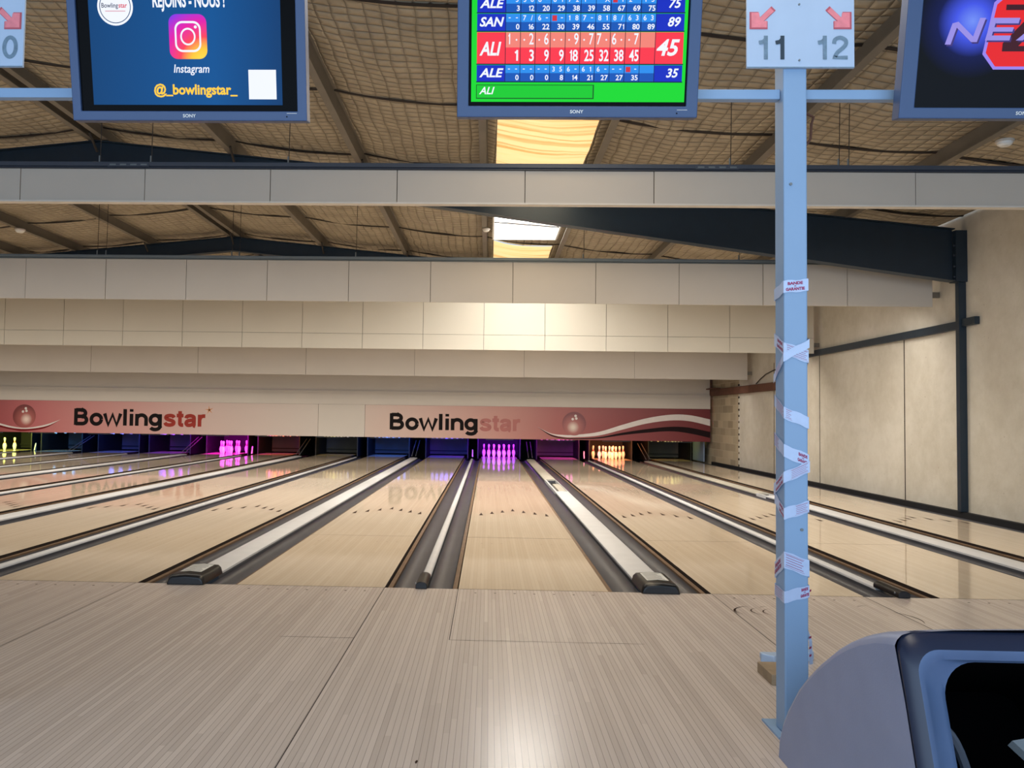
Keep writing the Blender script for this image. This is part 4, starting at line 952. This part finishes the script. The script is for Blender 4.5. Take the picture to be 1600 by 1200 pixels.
# ================================================================== DEBRIS by the post
t = empty('wood_block', (1.04, -1.84, 0), 'worn wooden block lying on the floor behind the taped post', 'wood block')
b = MB(); b.box(.985, 1.10, -1.94, -1.74, 0, .05, 'wood'); b.build('block', t, bevel=.003)
b = MB(); vs = []
for k in range(8):
    a = 2*math.pi*k/8; r_ = .05*(1+.25*math.sin(3*a)); vs.append((1.10+r_*math.cos(a), -1.60+r_*.8*math.sin(a)))
b.prism(vs, 'z', 0, .05, 'sign'); b.box(1.075, 1.14, -1.545, -1.50, 0, .03, 'sign'); o = b.build('plaster_lump', bevel=.006); tag(o, 'crumpled white lump on the floor just left behind the post', 'rubble')
b = MB(); vs = [(1.30+.045*math.cos(2*math.pi*k/7)*(1+.2*math.sin(2*k)), -1.52+.04*math.sin(2*math.pi*k/7)) for k in range(7)]
b.prism(vs, 'z', 0, .045, 'sign'); o = b.build('plaster_lump.001', bevel=.006); tag(o, 'white lump on the floor between the post and the ball return', 'rubble')

# ================================================================== BALL RETURN HOOD
HX0, HX1 = .735, 1.45
t = empty('ball_return', (1.10, -3.2, 0), 'grey domed ball return with navy opening, bottom right', 'ball return')
side = [(-2.689, .0), (-2.700, .06), (-2.735, .13), (-2.785, .197), (-2.892, .311), (-2.97, .375), (-3.054, .436), (-3.198, .528), (-3.28, .572), (-3.367, .612), (-3.46, .645), (-3.53, .664), (-3.572, .672)]
fy = lambda z: -3.575-(.65-z)*.3275
b = MB(); cxm = (HX0+HX1)/2; st = [(HX0, .030), (HX0+.006, .018), (HX0+.018, .008), (HX0+.04, .002), (HX0+.08, 0)]
stx = st+[(HX0+.15, -.004), (cxm, -.008), (HX1-.15, -.004)]+[(HX1-(x-HX0), i) for x, i in reversed(st)]
vs = []; n = len(side)
for x, ins in stx:
    for y, z in side:
        k = 1-ins/.55; vs.append((x, -3.45+(y+3.45)*(k if y > -3.45 else 1), z*(k if z > .05 else 1)))
fs = [(i*n+j, i*n+j+1, (i+1)*n+j+1, (i+1)*n+j) for i in range(len(stx)-1) for j in range(n-1)]
for base in (0, (len(stx)-1)*n):
    k = len(vs); xx = vs[base][0]; vs += [(xx, fy(.5), .5), (xx, fy(.25), .25), (xx, fy(0), 0)]
    cc = len(vs); vs.append((xx, -3.40, .30)); lp_ = [base+j for j in range(n)]+[k, k+1, k+2]
    fs += [(lp_[j], lp_[(j+1) % len(lp_)], cc) for j in range(len(lp_))]
b.raw(vs, fs, 'hood'); b.build('shell', t, smooth=True)
def fr(x, z, d): return (x, fy(z)-d*.95, z-d*.31)   # d: out of the front plane
def loop(x0, x1, z0, z1, r, d): return [fr(x, z, d) for x, z in rrect(x0, x1, z0, z1, r, 8)]
def loft(b, loops, m):
    k = len(loops[0]); vs = [v for lp_ in loops for v in lp_]
    b.raw(vs, [(i*k+j, i*k+(j+1) % k, (i+1)*k+(j+1) % k, (i+1)*k+j) for i in range(len(loops)-1) for j in range(k)], m)
b = MB(); loft(b, [loop(HX0+.003, HX1-.003, -.03, .668, .055, -.01), loop(HX0+.001, HX1-.001, -.03, .672, .06, .010), loop(HX0+.012, HX1-.012, -.02, .663, .06, .030), loop(HX0+.030, HX1-.030, 0, .650, .06, .040)], 'hooddark'); b.build('frame_lip', t, smooth=True)
b = MB(); loft(b, [loop(HX0+.030, HX1-.030, 0, .650, .06, .040), loop(HX0+.042, HX1-.042, .02, .640, .06, .036), loop(HX0+.052, HX1-.052, .03, .618, .065, .022), loop(HX0+.098, HX1-.098, .08, .600, .08, -.012), loop(HX0+.112, HX1-.112, .09, .590, .09, -.022), loop(HX0+.120, HX1-.120, .1, .582, .09, -.04)], 'hoodframe'); b.build('opening_frame', t, smooth=True)
b = MB(); loft(b, [loop(HX0+.120, HX1-.120, .1, .582, .09, -.04), [(x, y+.48, z*.62) for x, y, z in loop(HX0+.10, HX1-.10, .09, .57, .08, -.04)]], 'tunnel')
k = rrect(HX0+.10, HX1-.10, .09, .57, .08, 8); b.poly([(v[0], v[1]+.48, v[2]*.62) for v in (fr(x, z, -.04) for x, z in k)], 'tunnel'); b.build('ball_tunnel', t, smooth=True)
b = MB(); b.tube([(HX0+.15+.10*q/9, fy(.4)+.16, .40-.22*(q/9)**2.2) for q in range(10)], .013, 'rail', 8); b.build('ball_guide', t, smooth=True)
for k_, (dx, wd) in enumerate(((0, .05), (.07, .03))):
    x_, z_ = 1.055+dx, .385-dx*.2; b = MB()
    b.raw([(x_, fy(.4)+.12, z_), (x_+wd, fy(.4)+.10, z_+.02), (x_+wd+.22, fy(.4)+.06, z_-.19), (x_+.22, fy(.4)+.08, z_-.21), (x_, fy(.4)+.14, z_-.02), (x_+wd, fy(.4)+.12, z_), (x_+wd+.22, fy(.4)+.08, z_-.21), (x_+.22, fy(.4)+.10, z_-.23)], [(0, 1, 2, 3), (0, 3, 7, 4), (1, 2, 6, 5), (4, 5, 6, 7), (0, 1, 5, 4)], 'rail2'); b.build('track_rail', t)
b = MB(); b.box(HX0+.14, HX1-.14, fy(.2)+.05, fy(.2)+.09, .185, .21, 'rail'); b.build('cross_member', t)
